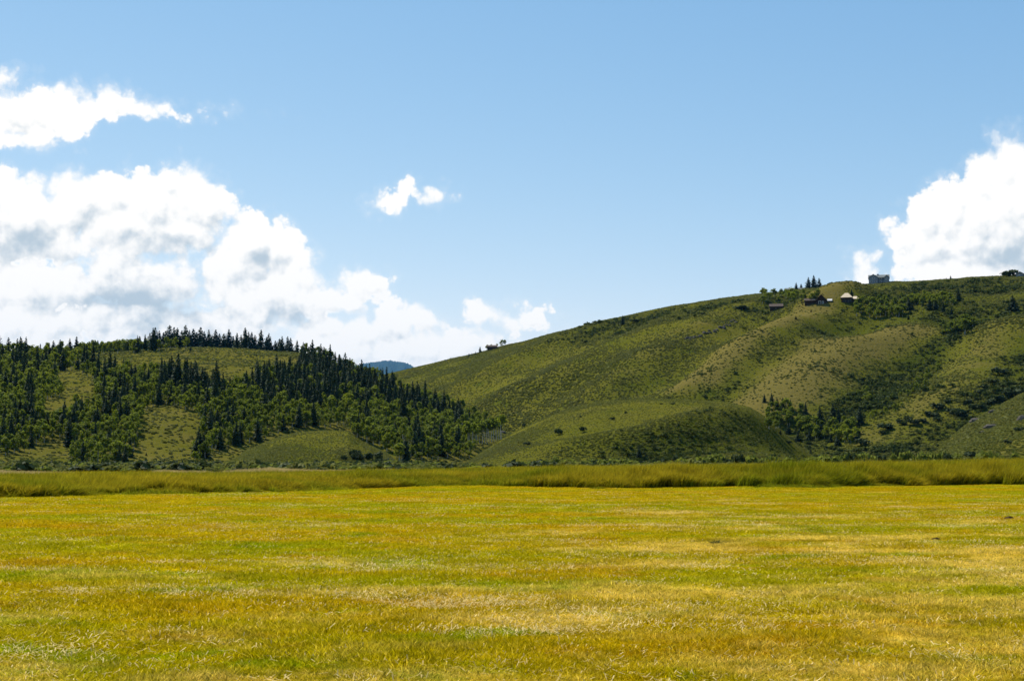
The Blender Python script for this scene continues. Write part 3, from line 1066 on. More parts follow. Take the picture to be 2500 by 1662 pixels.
sy = sky_y + 2 + tries[:, 1] * (1146 - sky_y)
ok = np.ones(len(sx), bool)
for b in BARE:
    ok &= ~inside(sx, sy, b) & ~inside(sx, sy - 14, b) & ~inside(sx, sy - 28, b)
ok &= ~((sx > 1158) & (sy > 1060)) & (sy < np.interp(sx, [-130, 960, 1000, 1160, 1200], [1146, 1140, 1128, 1118, 1100]))
grid = {}
for x, y, k in zip(sx, sy, ok):
    if not k:
        continue
    d = np.interp(y, [850, 1000, 1150], [7.5, 10.0, 13.0])
    c = (int(x // 14), int(y // 14))
    if any((x - a) ** 2 + ((y - b) * 1.25) ** 2 < d * d for i in (-1, 0, 1) for j in (-1, 0, 1) for (a, b) in grid.get((c[0] + i, c[1] + j), ())):
        continue
    grid.setdefault(c, []).append((x, y))
    cand.append((x, y))
cand = np.array(cand)
pc = np.full(len(cand), 0.16)
pc = np.where(fbm(cand[:, 0] / 45, cand[:, 1] / 45, 2, 8) > 0.14, 0.45, pc)
pc = np.where((cand[:, 0] > 640) & (cand[:, 1] > 1010), 0.10, pc)
for z in CONZ:
    pc = np.where(inside(cand[:, 0], cand[:, 1], z), 0.82, pc)
is_con = RNG.random(len(cand)) < pc
P = pick(cand[:, 0], cand[:, 1], [left_h, knoll_l])
keep = ~np.isnan(P[:, 0])
cand, is_con, P = cand[keep], is_con[keep], P[keep]
mpx = np.hypot(P[:, 0], P[:, 1]) / F_PX
hpx = np.where(is_con, RNG.uniform(36, 66, len(P)), RNG.uniform(30, 46, len(P)))
hpx = hpx * np.interp(cand[:, 1], [850, 950, 1060, 1146], [0.85, 1.0, 1.05, 1.15])
hgt = hpx * mpx
order = np.argsort(-hpx)


LANDMARKS = [(185, 940, 'the pale opening on the left'), (145, 988, 'the pale strip in the left grove'), (400, 1065, 'the steep bare slope'), (261, 935, 'the close pair of conifers'), (460, 930, 'the conifer cluster'),
             (500, 870, 'the grassy crest'), (780, 1085, 'the small knoll'), (1185, 1070, 'the bare aspen stems'), (1030, 1110, 'the black conifers by the gap'), (-10, 960, 'the left edge of the photo'),
             (16, 1095, 'the two black edge conifers'), (490, 1118, 'the black clump'), (100, 885, 'the left tip of the crest meadow'), (700, 880, 'the right tip of the crest meadow'), (110, 1115, 'the low bare mound on the left'),
             (240, 1140, 'the left grove foot'), (560, 1120, 'the brushy slope right of the clump'), (900, 1120, 'the brown thicket on the small knoll'), (1100, 1000, 'the end of the wooded ridge'), (640, 1000, 'the middle of the wooded hill'),
             (880, 1000, 'the bright aspen belt'), (800, 930, 'the conifer shoulder'), (940, 960, 'the blue far mountain')]


def forest_label(x, y, con, h):
    d = [((x - a) ** 2 + ((y - b) * 1.3) ** 2, a, b, n) for a, b, n in LANDMARKS]
    _, a, b, n = min(d)
    dist = math.sqrt(_)
    dx, dy = x - a, y - b
    hor = '' if abs(dx) < 12 else 'left' if dx < 0 else 'right'
    ver = '' if abs(dy) < 9 else 'above' if dy < 0 else 'below'
    far = 'close by' if dist < 22 else 'a little' if dist < 45 else 'well' if dist < 75 else 'far'
    if hor and ver:
        where = '%s %s and %s of' % (far, ver, hor)
    elif hor:
        where = '%s %s of' % (far, hor)
    elif ver:
        where = '%s %s' % (far, ver)
    else:
        where = 'right beside'
    where = where.replace('close by', 'just')
    if con:
        size = 'tall' if h > 56 else 'medium' if h > 46 else 'short'
        return '%s dark conifer %s %s' % (size, where, n)
    size = 'tall' if h > 47 else 'mid' if h > 41 else 'small'
    tone = 'slim' if int(h * 10) % 2 else 'full'
    return '%s %s aspen %s %s' % (size, tone, where, n)


def spot_label(x, y, marks, size, noun):
    d, a, b, n = min(((x - a) ** 2 + ((y - b) * 1.3) ** 2, a, b, n) for a, b, n in marks)
    dist, dx, dy = math.sqrt(d), x - a, y - b
    hor = '' if abs(dx) < 6 else 'left' if dx < 0 else 'right'
    ver = '' if abs(dy) < 5 else 'above' if dy < 0 else 'below'
    far = 'just' if dist < 14 else 'a little' if dist < 32 else 'well'
    where = '%s %s and %s of' % (far, ver, hor) if hor and ver else '%s %s of' % (far, hor) if hor else '%s %s' % (far, ver) if ver else 'right beside'
    return '%s %s %s %s' % (size, noun, where, n)


def grove_label(x, y, box, big, noun):
    x0, x1, y0, y1 = box
    u, v = (x - x0) / (x1 - x0), (y - y0) / (y1 - y0)
    col = ('left end', 'left half', 'centre', 'right half', 'right end')[int(np.clip(u * 5, 0, 4))]
    row = ('back', 'middle row', 'front')[int(np.clip(v * 3, 0, 2))]
    return '%s %s, %s, %s' % (big, noun, row, col)


# conifers along the skyline of the left hill: pixel, height in pixels
SKYLINE = [(-8, 56), (20, 44), (42, 40), (52, 24), (75, 20), (88, 22), (100, 18), (118, 30), (130, 34), (150, 26), (163, 26), (180, 14), (196, 24), (206, 26), (218, 34), (224, 34), (238, 30), (252, 20),
           (272, 12), (322, 22), (340, 34), (352, 26), (365, 44), (378, 50), (388, 44), (398, 40), (404, 46), (413, 54), (424, 50), (432, 46), (443, 44), (452, 52), (462, 44), (471, 44), (479, 40), (489, 52), (498, 38), (509, 42),
           (517, 34), (526, 46), (535, 38), (546, 36), (558, 48), (569, 34), (578, 38), (588, 36), (598, 50), (606, 42), (614, 40), (622, 34), (637, 50), (650, 32), (656, 42), (672, 26), (682, 34), (688, 34), (702, 40), (709, 34), (725, 28)]
BACK = []
for k, (x, h) in enumerate(SKYLINE):
    a, t = pix_dir(x, 860)
    g = float(left_h.t_of(a, 1.0)); rc = float(np.interp(a, left_h.caz, left_h.cr))
    r = rc * (0.985 + 0.03 * random.random())
    z = float(left_h.h(np.array(a), np.array(r)))
    p = (r * math.sin(a), r * math.cos(a), z)
    nth = k + 1
    word = 'very tall' if h >= 50 else 'tall' if h >= 42 else 'middling' if h >= 33 else 'small' if h >= 22 else 'tiny'
    where = ('above the belt' if x < 200 else 'over the aspen belt' if x < 355 else
             'behind the grassy crest' if x < 560 else 'past the crest meadow')
    tree('con' if k % 3 else 'conb', p, (h + 8) * px_m(p) * 1.06, grove_label(x, 0.5, (({'above the belt': -10, 'over the aspen belt': 200, 'behind the grassy crest': 355, 'past the crest meadow': 560})[where], {'above the belt': 200, 'over the aspen belt': 355, 'behind the grassy crest': 560, 'past the crest meadow': 730}[where], 0, 1), word, 'skyline conifer ' + where).replace(' middle row,', ''), 'conifers along the skyline of the wooded hill', wide=1.5)
    if 355 < x < 730:
        for j in range(2):
            a2, _ = pix_dir(x + random.uniform(-6, 6), 860)
            r2 = rc * (1.01 + 0.03 * random.random())
            z2 = float(left_h.h(np.array(a2), np.array(r2)))
            q = (r2 * math.sin(a2), r2 * math.cos(a2), z2)
            BACK.append((q, h * random.uniform(0.7, 0.95) * px_m(q)))
# belt of aspens at and behind the crest
BELT = []
for x in np.arange(-60, 375, 6.5):
    for row in range(3):
        a, _ = pix_dir(x + random.uniform(-4, 4), 860)
        rc = float(np.interp(a, left_h.caz, left_h.cr))
        r = rc * (0.985 + 0.025 * row + 0.01 * random.random())
        z = float(left_h.h(np.array(a), np.array(r)))
        hp = np.interp(x, [-60, 60, 250, 340, 375], [22, 26, 40, 42, 30]) * random.uniform(0.85, 1.05)
        p = (r * math.sin(a), r * math.cos(a), z)
        BELT.append((p, hp * px_m(p)))

nC = nA = 0
restC, restA = [list(b) + [0] for b in BACK], []
for k in order:
    p, h = P[k], hgt[k]
    lab = forest_label(cand[k, 0], cand[k, 1], is_con[k], hpx[k])
    if is_con[k]:
        if nC < 164:
            tree('con', p, h, lab, 'conifers of the wooded hill'); nC += 1
        else:
            restC.append([p, h, 0])
    else:
        if nA < 280:
            tree('asp', p, h, lab, 'aspens of the wooded hill', wide=0.95 if ' slim ' in lab else 1.35); nA += 1
        else:
            restA.append([p, h, 0])
restA += [list(b) + [0] for b in BELT]


def joined(pair):
    """a crown and its trunk as one mesh with two materials, for the trees past the count"""
    bm = bmesh.new()
    bm.from_mesh(pair[0])
    n = len(bm.faces)
    bm.from_mesh(pair[1])
    bm.faces.ensure_lookup_table()
    for f in bm.faces[n:]:
        f.material_index = 1
    me = bpy.data.meshes.new('tree_shape')
    bm.to_mesh(me); bm.free()
    me.materials.append(pair[0].materials[0]); me.materials.append(pair[1].materials[0])
    return me


for nm, rest, kit, lab in (('conifer_wood', restC, CON, 'mass of smaller dark conifers filling the wooded hill'), ('aspen_wood', restA, ASP, 'mass of smaller aspens filling the wooded hill')):
    hh = np.array([r[1] for r in rest])
    pp = np.array([r[0] for r in rest]); pp[:, 2] -= 0.1
    n = len(rest)
    wv = hh * RNG.uniform(1.0, 1.35, n)
    scatter(nm, pp, vec(n, wv, wv, hh), vec(n, z=RNG.random(n) * 6.28), [joined(k) for k in kit], lab)

# trees of the left hill that stand out
for x, y, h, w, lab in [
    (255, 940, 66, 1.0, 'left one of two close dark conifers above the pale opening on the left'),
    (267, 932, 74, 1.0, 'right, taller one of two close dark conifers above the pale opening on the left'),
    (301, 917, 40, 1.1, 'lone dark conifer below the grassy crest, right of the close pair'),
    (400, 950, 70, 1.1, 'dark broad conifer at the left end of the cluster under the grassy crest'),
    (434, 950, 86, 0.95, 'tallest dark conifer of the cluster under the grassy crest'),
    (456, 918, 46, 1.2, 'stout dark conifer high in the cluster under the grassy crest'),
    (480, 960, 62, 1.0, 'dark conifer in the middle of the cluster under the grassy crest'),
    (499, 965, 66, 1.0, 'dark conifer right of the middle in the cluster under the grassy crest'),
    (528, 942, 62, 1.1, 'dark conifer standing free at the right end of the cluster under the grassy crest'),
    (6, 1098, 84, 0.8, 'left one of two black conifers at the left edge of the photo'),
    (26, 1092, 82, 0.8, 'right one of two black conifers at the left edge of the photo'),
    (74, 975, 66, 1.0, 'tall dark conifer in the aspens below the left end of the belt'),
    (465, 857, 12, 1.3, 'tiny round conifer alone on the grassy crest'),
    (1012, 1112, 58, 1.2, 'black conifer before the bright aspens near the gap, left of its neighbour'),
    (1033, 1108, 56, 1.3, 'black conifer in the shade of the aspens near the gap'),
    (1078, 1112, 64, 1.15, 'black pointed conifer before the aspens just left of the gap'),
    (451, 1142, 22, 1.2, 'small black conifer at the foot of the steep bare slope'),
    (357, 1112, 9, 1.4, 'tiny dark conifer low on the steep bare slope'),
    (1137, 1042, 42, 0.9, 'dark slender conifer above the bare aspen stems by the gap'),
    (1222, 1040, 18, 1.0, 'small dark conifer at the right end of the bare aspen stems'),
    (1158, 1030, 40, 0.9, 'dark slender conifer behind the bare aspen stems by the gap'),
]:
    p = pick(x, y, [left_h, knoll_l, knoll_r])[0]
    if not np.isnan(p[0]):
        tree('con', p, h * px_m(p), lab, wide=w * 1.05)
p = pick(490, 1118, [left_h])[0]
for dx, hh, lab in ((-5, 60, 'tallest middle tree of the black conifer clump by the foot of the bare slope'), (-14, 46, 'left half of the black clump of conifers by the foot of the bare slope'), (4, 52, 'right half of the black clump of conifers by the foot of the bare slope')):
    q = (p[0] + dx * px_m(p), p[1] + 2, p[2])
    tree('con', q, hh * px_m(p), lab, wide=1.7)
# aspens with bare stems by the gap
for k, x in enumerate(np.linspace(1142, 1224, 15)):
    p = pick(x, 1091 - 0.2 * (x - 1142) + random.uniform(-2, 2), [left_h, right_h, knoll_r])[0]
    if not np.isnan(p[0]):
        tree('aspb', p, (66 if k % 2 == 0 else 57) * random.uniform(0.97, 1.03) * px_m(p), ('%s aspen with bare pale trunk, %s' % (('tall', 'short')[k % 2], ('left end of the row by the gap', 'left half of the row by the gap', 'centre of the row by the gap', 'right half of the row by the gap', 'right end of the row by the gap')[k // 3])), 'bare stemmed aspens by the gap')

# ------------------------------------------------------------------ trees and bushes of the right hill
for x, y, h, w, kd, lab in [
    (1520, 793, 24, 1.4, 'con', 'lone dark conifer just below the skyline left of the middle of the big hill'),
    (1500, 793, 8, 1.6, 'con', 'tiny conifer left of the lone one below the skyline of the big hill'),
    (1873, 716, 6, 2.0, 'con', 'tiny dark conifer on the skyline left of the houses'),
    (1944, 706, 20, 1.5, 'conb', 'dark conifer on the skyline at the left end of the five by the long roof'),
    (1956, 705, 14, 1.4, 'conb', 'smallest of the five skyline conifers by the long roof'),
    (1974, 703, 28, 1.4, 'conb', 'dark conifer at the left of the tight skyline pair'),
    (1987, 702, 32, 1.35, 'conb', 'tallest skyline conifer in the tight pair'),
    (2000, 701, 24, 1.4, 'conb', 'rightmost of the five skyline conifers, standing apart'),
    (2079, 722, 17, 1.5, 'con', 'dark conifer behind the tan roofed house'),
    (2219, 756, 30, 1.5, 'con', 'dark conifer in the right edge of the large hilltop grove'),
    (2226, 757, 22, 1.6, 'con', 'short dark conifer right beside the one in the hilltop grove'),
    (2270, 757, 28, 1.5, 'con', 'left dark conifer of a pair below the grey grove'),
    (2285, 757, 24, 1.6, 'con', 'right dark conifer of a pair below the grey grove'),
    (2303, 762, 25, 1.6, 'con', 'dark conifer right of the pair below the grey grove'),
    (2323, 771, 20, 1.9, 'con', 'round dark conifer just above the big leafy tree'),
    (2340, 736, 34, 1.3, 'con', 'dark leaning conifer at the right end of the grey grove'),
    (2218, 780, 13, 1.5, 'con', 'small dark conifer below the right end of the large grove'),
    (2473, 759, 38, 1.9, 'con', 'broad dark conifer standing alone on the right part of the hilltop'),
    (2504, 757, 24, 1.8, 'con', 'dark conifer cut by the right edge of the photo'),
    (2310, 679, 6, 1.5, 'con', 'tiny conifer on the skyline right of the two storey house'),
    (2321, 678, 10, 1.5, 'con', 'tiny forked conifer on the skyline right of the two storey house'),
    (1943, 780, 10, 1.5, 'con', 'tiny conifer on the tan slope below the dark shed'),
    (1980, 762, 7, 1.6, 'con', 'tiny conifer on the tan slope below the brown chalet'),
    (1145, 871, 10, 1.3, 'con', 'left tiny conifer on the falling skyline by the cabin'),
    (1152, 869, 9, 1.3, 'con', 'right tiny conifer on the falling skyline by the cabin'),
    (1161, 866, 9, 1.3, 'con', 'tiny conifer between the others and the cabin on the falling skyline'),
    (1172, 861, 16, 1.4, 'con', 'dark conifer left beside the skyline cabin'),
    (1560, 1121, 37, 1.25, 'con', 'black conifer standing alone at the foot of the round knoll'),
    (1577, 1119, 17, 1.8, 'con', 'low dark conifer right beside the lone one at the foot of the knoll'),
    # wood behind the right end of the knoll
    (2099, 1036, 44, 1.3, 'con', 'dark conifer at the right end of the wood behind the knoll'),
    (2079, 1042, 36, 1.2, 'con', 'dark conifer left of the last one in the wood behind the knoll'),
    (2061, 1034, 40, 1.1, 'con', 'dark slender conifer in the right part of the wood behind the knoll'),
    (2034, 1028, 44, 1.5, 'con', 'broad dark conifer topping the wood behind the knoll'),
    (2048, 1030, 38, 1.2, 'con', 'dark conifer behind the broad one in the wood behind the knoll'),
    (2002, 1032, 42, 1.3, 'con', 'dark conifer in the middle of the wood behind the knoll'),
    (1967, 1012, 32, 1.2, 'con', 'dark conifer left of the middle of the wood behind the knoll'),
    (1953, 1010, 28, 1.1, 'con', 'small conifer left of the middle of the wood behind the knoll'),
    (1930, 1000, 26, 1.2, 'con', 'small conifer in the upper left of the wood behind the knoll'),
    (1911, 998, 28, 1.5, 'con', 'dark conifer above the bright bushes behind the knoll'),
    (1897, 996, 26, 1.6, 'con', 'dark conifer left above the bright bushes behind the knoll'),
    (1884, 984, 26, 1.3, 'con', 'dark conifer at the upper left end of the wood behind the knoll'),
    (1866, 982, 22, 1.3, 'con', 'leftmost small conifer peeping over the knoll'),
    (2097, 1060, 22, 1.7, 'con', 'low dark conifer under the right end of the wood behind the knoll'),
    (1976, 1076, 26, 1.5, 'con', 'dark conifer in the lower middle of the wood behind the knoll'),
    (1948, 1078, 26, 1.7, 'con', 'dark conifer at the lower left of the wood behind the knoll'),
    (2045, 1088, 22, 1.9, 'con', 'round dark conifer at the bottom of the wood behind the knoll'),
    (2029, 1078, 22, 1.7, 'con', 'dark conifer above the bottom one of the wood behind the knoll'),
    (1925, 1058, 28, 1.5, 'con', 'dark conifer right of the bright bushes behind the knoll'),
    (2004, 1064, 32, 1.5, 'con', 'dark conifer in the heart of the wood behind the knoll'),
    (1979, 1106, 12, 1.6, 'con', 'tiny conifer below the wood behind the knoll'),
    (1905, 1060, 12, 1.6, 'con', 'tiny conifer at the right foot of the knoll'),
]:
    p = pick(x, y)[0]
    if not np.isnan(p[0]):
        tree(kd, p, h * px_m(p), lab, wide=w)

LEAFY = []
for box, n, hh, lab in [
    ((1868, 1960, 1000, 1052), 34, (22, 34), 'bright green leafy tree behind the knoll'),
    ((1960, 2092, 1040, 1082), 38, (22, 36), 'dull leafy tree under the conifers behind the knoll'),
    ((2090, 2215, 738, 780), 52, (20, 30), 'leafy tree in the grove beside the tan roof'),
    ((2222, 2334, 732, 750), 36, (18, 26), 'leafy tree in the long narrow hilltop grove'),
    ((1850, 2000, 722, 742), 34, (16, 28), 'small leafy tree beside the brown chalet'),
    ((2220, 2305, 885, 970), 24, (12, 20), 'dull leafy tree in the gully of the big hill'),
    ((2085, 2130, 955, 980), 9, (12, 20), 'low leafy tree below the gully of the big hill'),
    ((2105, 2235, 985, 1022), 18, (10, 16), 'low leafy tree in the bottom of the big hill'),
]:
    x0, x1, y0, y1 = box
    xs = RNG.uniform(x0, x1, n); ys = RNG.uniform(y0, y1, n)
    if x0 == 2220:
        xs = np.interp(ys, [885, 970], [2300, 2228]) + RNG.normal(size=n) * 12
    if x0 == 2105:
        ys = np.interp(xs, [2105, 2235], [1022, 988]) + RNG.normal(size=n) * 5
    if x0 == 2090:
        ys = np.maximum(ys, np.interp(xs, [2090, 2215], [752, 740]))
    pp = pick(xs, ys)
    for q_, p in enumerate(pp):
        hq = random.uniform(*hh)
        if not np.isnan(p[0]):
            t = tree('asp', p, hq * px_m(p), grove_label(xs[q_], ys[q_], (xs.min(), xs.max() + 1, ys.min(), ys.max() + 1), 'tall' if hq > (hh[0] + hh[1]) / 2 else 'short', lab), lab.replace('leafy tree', 'leafy trees'), wide=1.45, name='broadleaf_tree')
p0 = pick(2344, 812)[0]
for dx, dy, h in ((-20, 0, 34), (-6, 3, 40), (10, 0, 46), (22, 4, 40), (0, -8, 44), (30, 0, 26), (-30, 4, 24)):
    q = (p0[0] + dx * px_m(p0), p0[1] + dy, p0[2])
    q = (q[0], q[1], float(right_h.h(np.arctan2(q[0], q[1]), np.hypot(q[0], q[1]))))
    tree('asp', q, h * px_m(p0), 'leafy tree of the round clump on the big hill, standing %s' % {-20: 'left', -6: 'left front', 10: 'in the middle', 22: 'right front', 0: 'at the back', 30: 'far right', -30: 'far left'}[dx], 'leafy trees of the round clump', wide=1.5, name='broadleaf_tree')
for x, y, h in ((1190, 852, 18), (1200, 849, 14), (1213, 847, 12), (1225, 843, 18), (1232, 842, 16)):
    p = pick(x, y)[0]
    if not np.isnan(p[0]):
        tree('asp', p, h * px_m(p), {1190: 'small leafy tree at the left corner of the skyline cabin', 1200: 'small leafy tree right in front of the skyline cabin', 1213: 'small yellow green tree at the right corner of the skyline cabin',
                                     1225: 'taller leafy tree right of the skyline cabin', 1232: 'last leafy tree right of the skyline cabin'}[x], wide=1.2, name='broadleaf_tree')
SLOPE_MARKS = [(2383, 1026, 'the upper rock outcrop'), (2420, 1041, 'the lower rock outcrop'), (2495, 1026, 'the rock at the right edge'), (2099, 1036, 'the last conifer of the wood'), (2290, 1118, 'the foot of the rocky slope'),
               (2350, 1118, 'the foot of the slope near the right edge'), (2200, 1045, 'the sage flat'), (2260, 1010, 'the bend of the hollow'), (2330, 1010, 'the head of the rocky slope'), (2400, 950, 'the middle of the right slope'),
               (2440, 915, 'the top of the right slope'), (2480, 970, 'the right edge of the photo'), (2108, 1085, 'the low end of the wood')]
# dark shrubs dotted over the right side
c4 = lambda x, y: (1840 + x * 0.3571, 640 + y * 0.3571)
for k, (x, y, w) in enumerate(sorted([(1015, 1110, 50), (1060, 1080, 55), (1095, 1115, 80), (1160, 1095, 50), (1260, 1008, 85), (1190, 1048, 60), (1240, 1055, 60), (1265, 1082, 50), (1350, 1030, 60), (1400, 1050, 100),
                               (1460, 965, 55), (1505, 1000, 60), (1555, 1005, 60), (1540, 900, 60), (1580, 865, 60), (1640, 830, 60), (1690, 770, 90), (1620, 965, 60), (1680, 955, 80), (1780, 925, 110), (1330, 960, 50),
                               (880, 1175, 50), (900, 1150, 90), (1600, 975, 40), (1820, 1160, 60), (1740, 1240, 50), (1270, 1340, 50), (1325, 1340, 50), (1415, 1340, 40), (1480, 1335, 90), (1640, 960, 50), (750, 1250, 80), (710, 1210, 40),
                               (240, 1240, 40), (1000, 1090, 40), (1700, 940, 40), (1440, 1060, 50), (1380, 1020, 50)])):
    p = pick(*c4(x, y))[0]
    if not np.isnan(p[0]):
        wm = w * 0.3571 * px_m(p)
        bush('shrub', p, wm * 1.15, wm * 0.62, spot_label(*c4(x, y), SLOPE_MARKS, 'large' if w > 85 else 'middling' if w > 55 else 'small', 'dark shrub'), 'dark shrubs on the lower right slopes')
c3 = lambda x, y: (1240 + x * 0.3571, 640 + y * 0.3571)
for x, y, w, h, lab in [(345, 1180, 55, 58, 'largest dark bush on the left part of the round knoll'), (510, 1162, 44, 46, 'dark bush right of the largest one on the round knoll'), (130, 1252, 44, 30, 'low dark bush on the lower left of the round knoll'),
                        (112, 1118, 26, 24, 'small dark bush on the left outline of the knoll'), (14, 1142, 26, 18, 'tiny dark bush where the knoll meets the gap'), (715, 1075, 44, 22, 'flat dark bush in the middle of the knoll'),
                        (806, 1032, 22, 18, 'tiny dark bush high in the middle of the knoll'), (1050, 972, 18, 16, 'tiny dark bush near the top of the knoll'), (1126, 972, 30, 18, 'flat dark bush near the top of the knoll'),
                        (1162, 1116, 20, 14, 'tiny dark bush on the right part of the knoll'), (498, 1060, 18, 16, 'tiny dark bush above the two round ones on the knoll'), (1235, 355, 26, 18, 'tiny dark bush below the skyline of the big hill'),
                        (1335, 360, 36, 22, 'dark bush below the skyline of the big hill'), (1225, 1170, 40, 20, 'dark bush on the shaded side of the knoll'), (40, 1032, 20, 12, 'tiny dark bush low on the big hill above the gap'),
                        (880, 410, 90, 22, 'low dark thicket right of the lone conifer below the skyline'), (1010, 390, 60, 20, 'low dark thicket along the upper slope of the big hill'), (1600, 320, 120, 26, 'long dark thicket left of the dark shed')]:
    p = pick(*c3(x, y))[0]
    if not np.isnan(p[0]):
        s = 0.3571 * px_m(p)
        bush('shrub', p, w * s * 1.15, h * s, lab)
p = pick(2464, 675)[0]
bush('shrub', p, 40 * px_m(p), 18 * px_m(p), 'round dark bush on the skyline at the right, beside the gabled house')
# willows along the stream behind the tall grass
STREAM_MARKS = [(a, 1130, n) for a, n in ((200, 'the low bare mound'), (290, 'the foot of the left grove'), (395, 'the steep bare slope'), (470, 'the black clump'), (690, 'the left foot of the small knoll'), (780, 'the small knoll'),
                                         (880, 'the brown thicket'), (960, 'the bright trees by the gap'), (1035, 'the black conifers by the gap'), (1290, 'the left foot of the round knoll'), (1360, 'the biggest bush of the knoll'),
                                         (1430, 'the second bush of the knoll'), (1500, 'the brown bank under the knoll'), (1560, 'the lone black conifer'), (1640, 'the shaded flank'), (1730, 'the middle of the knoll'), (1820, 'the knoll summit end'),
                                         (1900, 'the right foot of the knoll'), (1980, 'the wood behind the knoll'), (2060, 'the end of that wood'), (2150, 'the sage flat'), (2240, 'the foot of the rocky slope'), (2330, 'the rocky slope'), (2440, 'the right edge'))]
wx = np.sort(np.concatenate([np.linspace(178, 470, 24), np.linspace(660, 1060, 34), np.linspace(1255, 2300, 78), np.linspace(2310, 2480, 8)]) + RNG.normal(size=144) * 4)
for k, x in enumerate(wx):
    r = random.uniform(240, 330)
    a = float(pix_dir(x, 1130)[0])
    q = np.array([r * math.sin(a), r * math.cos(a)])
    zg = float(ground_z(q[0], q[1]))
    s = r / F_PX
    if random.random() < 0.12 or vnoise(np.array(x / 40.0), np.array(0.5), 5) < 0.2:
        continue
    top = np.interp(x, [0, 400, 700, 1000, 1240, 1900, 2500], [1139, 1141, 1133, 1122, 1119, 1107, 1093]) + random.uniform(-6, 9)
    h = max(1.2, EYE + (1122 - top) * s - zg)
    w = random.uniform(14, 34) * s
    seg = 'left part' if x < 500 else 'part below the small knoll' if x < 1100 else 'part below the round knoll' if x < 1950 else 'right part'
    kd = 'shrub' if random.random() < 0.18 else 'willow'
    wpx = w / s
    size = ('wide' if wpx > 27 else 'narrow' if wpx < 20 else 'round') + (' tall' if top < np.interp(x, [0, 400, 700, 1000, 1240, 1900, 2500], [1139, 1141, 1133, 1122, 1119, 1107, 1093]) else ' low')
    bush(kd, (q[0], q[1], zg), w * 1.25, h, spot_label(x, 1130, STREAM_MARKS, size, 'dark bush' if kd == 'shrub' else 'pale bush'), 'stream side bushes behind the tall grass', 'willow_bush')
for k in range(16):
    x = random.uniform(828, 962)
    y_ = np.interp(x, [828, 890, 962], [1122, 1108, 1132]) + random.uniform(0, 14)
    p = pick(x, y_)[0]
    if not np.isnan(p[0]):
        bush('shrub', p, random.uniform(16, 30) * px_m(p), random.uniform(12, 20) * px_m(p), grove_label(x, y_, (828, 962, 1105, 1146), 'dark', 'shrub of the thicket on the small knoll'), 'dark thicket on the small knoll')

# ------------------------------------------------------------------ sagebrush
SAGE = []
for i in range(5):
    rng = np.random.default_rng(700 + i)
    d = rng.normal(size=(26, 3)); d /= np.linalg.norm(d, axis=1, keepdims=True); d[:, 2] = np.abs(d[:, 2])
    V, F = leaf_cards(d * np.array([0.42, 0.42, 0.5]) * (0.7 + 0.3 * rng.random((26, 1))), 0.22, d, rng, aspect=0.8)
    SAGE.append(mesh_np('sage_shape', V, F, MAT['sage']))


def sage_on(h, n, t0, t1, smin, smax, px_reject=None, dry=None):
    az = RNG.uniform(max(h.g[0], -0.42), min(h.g[-1], 0.42), n)
    t = t0 + (t1 - t0) * RNG.random(n)
    rc, rf = np.interp(az, h.caz, h.cr), np.interp(az, h.faz, h.fr)
    r = rf + (rc - rf) * t
    z = h.h(az, r)
    x, y = r * np.sin(az), r * np.cos(az)
    k = z > 0
    m = fbm(x / 26, y / 26, 3, 44) + 0.5 * fbm(x / 110, y / 110, 2, 45)
    k &= RNG.random(n) < sstep(m, -0.34, 0.06) * 0.85 + 0.15
    if dry is not None:
        k &= RNG.random(n) > 0.7 * sstep(dry(x, y, az, r), 0.3, 0.9)
    s = RNG.uniform(smin, smax, n) * (0.8 + 0.6 * sstep(m, 0, 0.3))
    return np.stack([x, y, z - 0.05], 1)[k], s[k]


parts = [sage_on(right_h, 260000, 0.02, 1.03, 0.6, 1.6, dry=right_dry), sage_on(left_h, 60000, 0.0, 1.02, 0.8, 1.9, dry=left_dry), sage_on(near_h, 16000, 0, 1.0, 0.6, 1.3, dry=lambda X, Y, A, Q: 0.5 + 0 * X),
         sage_on(knoll_r, 42000, 0, 1.05, 0.22, 0.6, dry=knoll_dry), sage_on(knoll_l, 22000, 0, 1.05, 0.3, 0.7, dry=lambda X, Y, A, Q: 0.4 + 0 * X)]
SP, SS = np.concatenate([p[0] for p in parts]), np.concatenate([p[1] for p in parts])
n = len(SP)
scatter('sagebrush', SP, vec(n, SS * 1.2, SS * 1.2, SS * RNG.uniform(0.6, 0.95, n)), vec(n, z=RNG.random(n) * 6.28), SAGE, 'low grey green sagebrush dotted all over the hills')

BRUSH = [bush_mesh(40 + i, 'brush', 44, 0.2) for i in range(4)]
parts = [sage_on(right_h, 90000, 0.02, 1.0, 1.2, 3.0), sage_on(knoll_r, 9000, 0.02, 0.9, 0.5, 1.1)]
SP, SS = np.concatenate([p[0] for p in parts]), np.concatenate([p[1] for p in parts])
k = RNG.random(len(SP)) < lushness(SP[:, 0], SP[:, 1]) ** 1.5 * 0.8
SP, SS = SP[k], SS[k]
n = len(SP)
scatter('dark_brush', SP, vec(n, SS * 1.2, SS * 1.2, SS * RNG.uniform(0.7, 1.1, n)), vec(n, z=RNG.random(n) * 6.28), BRUSH, 'dark green brush in the hollows of the big hill and on the shaded flank of the knoll')

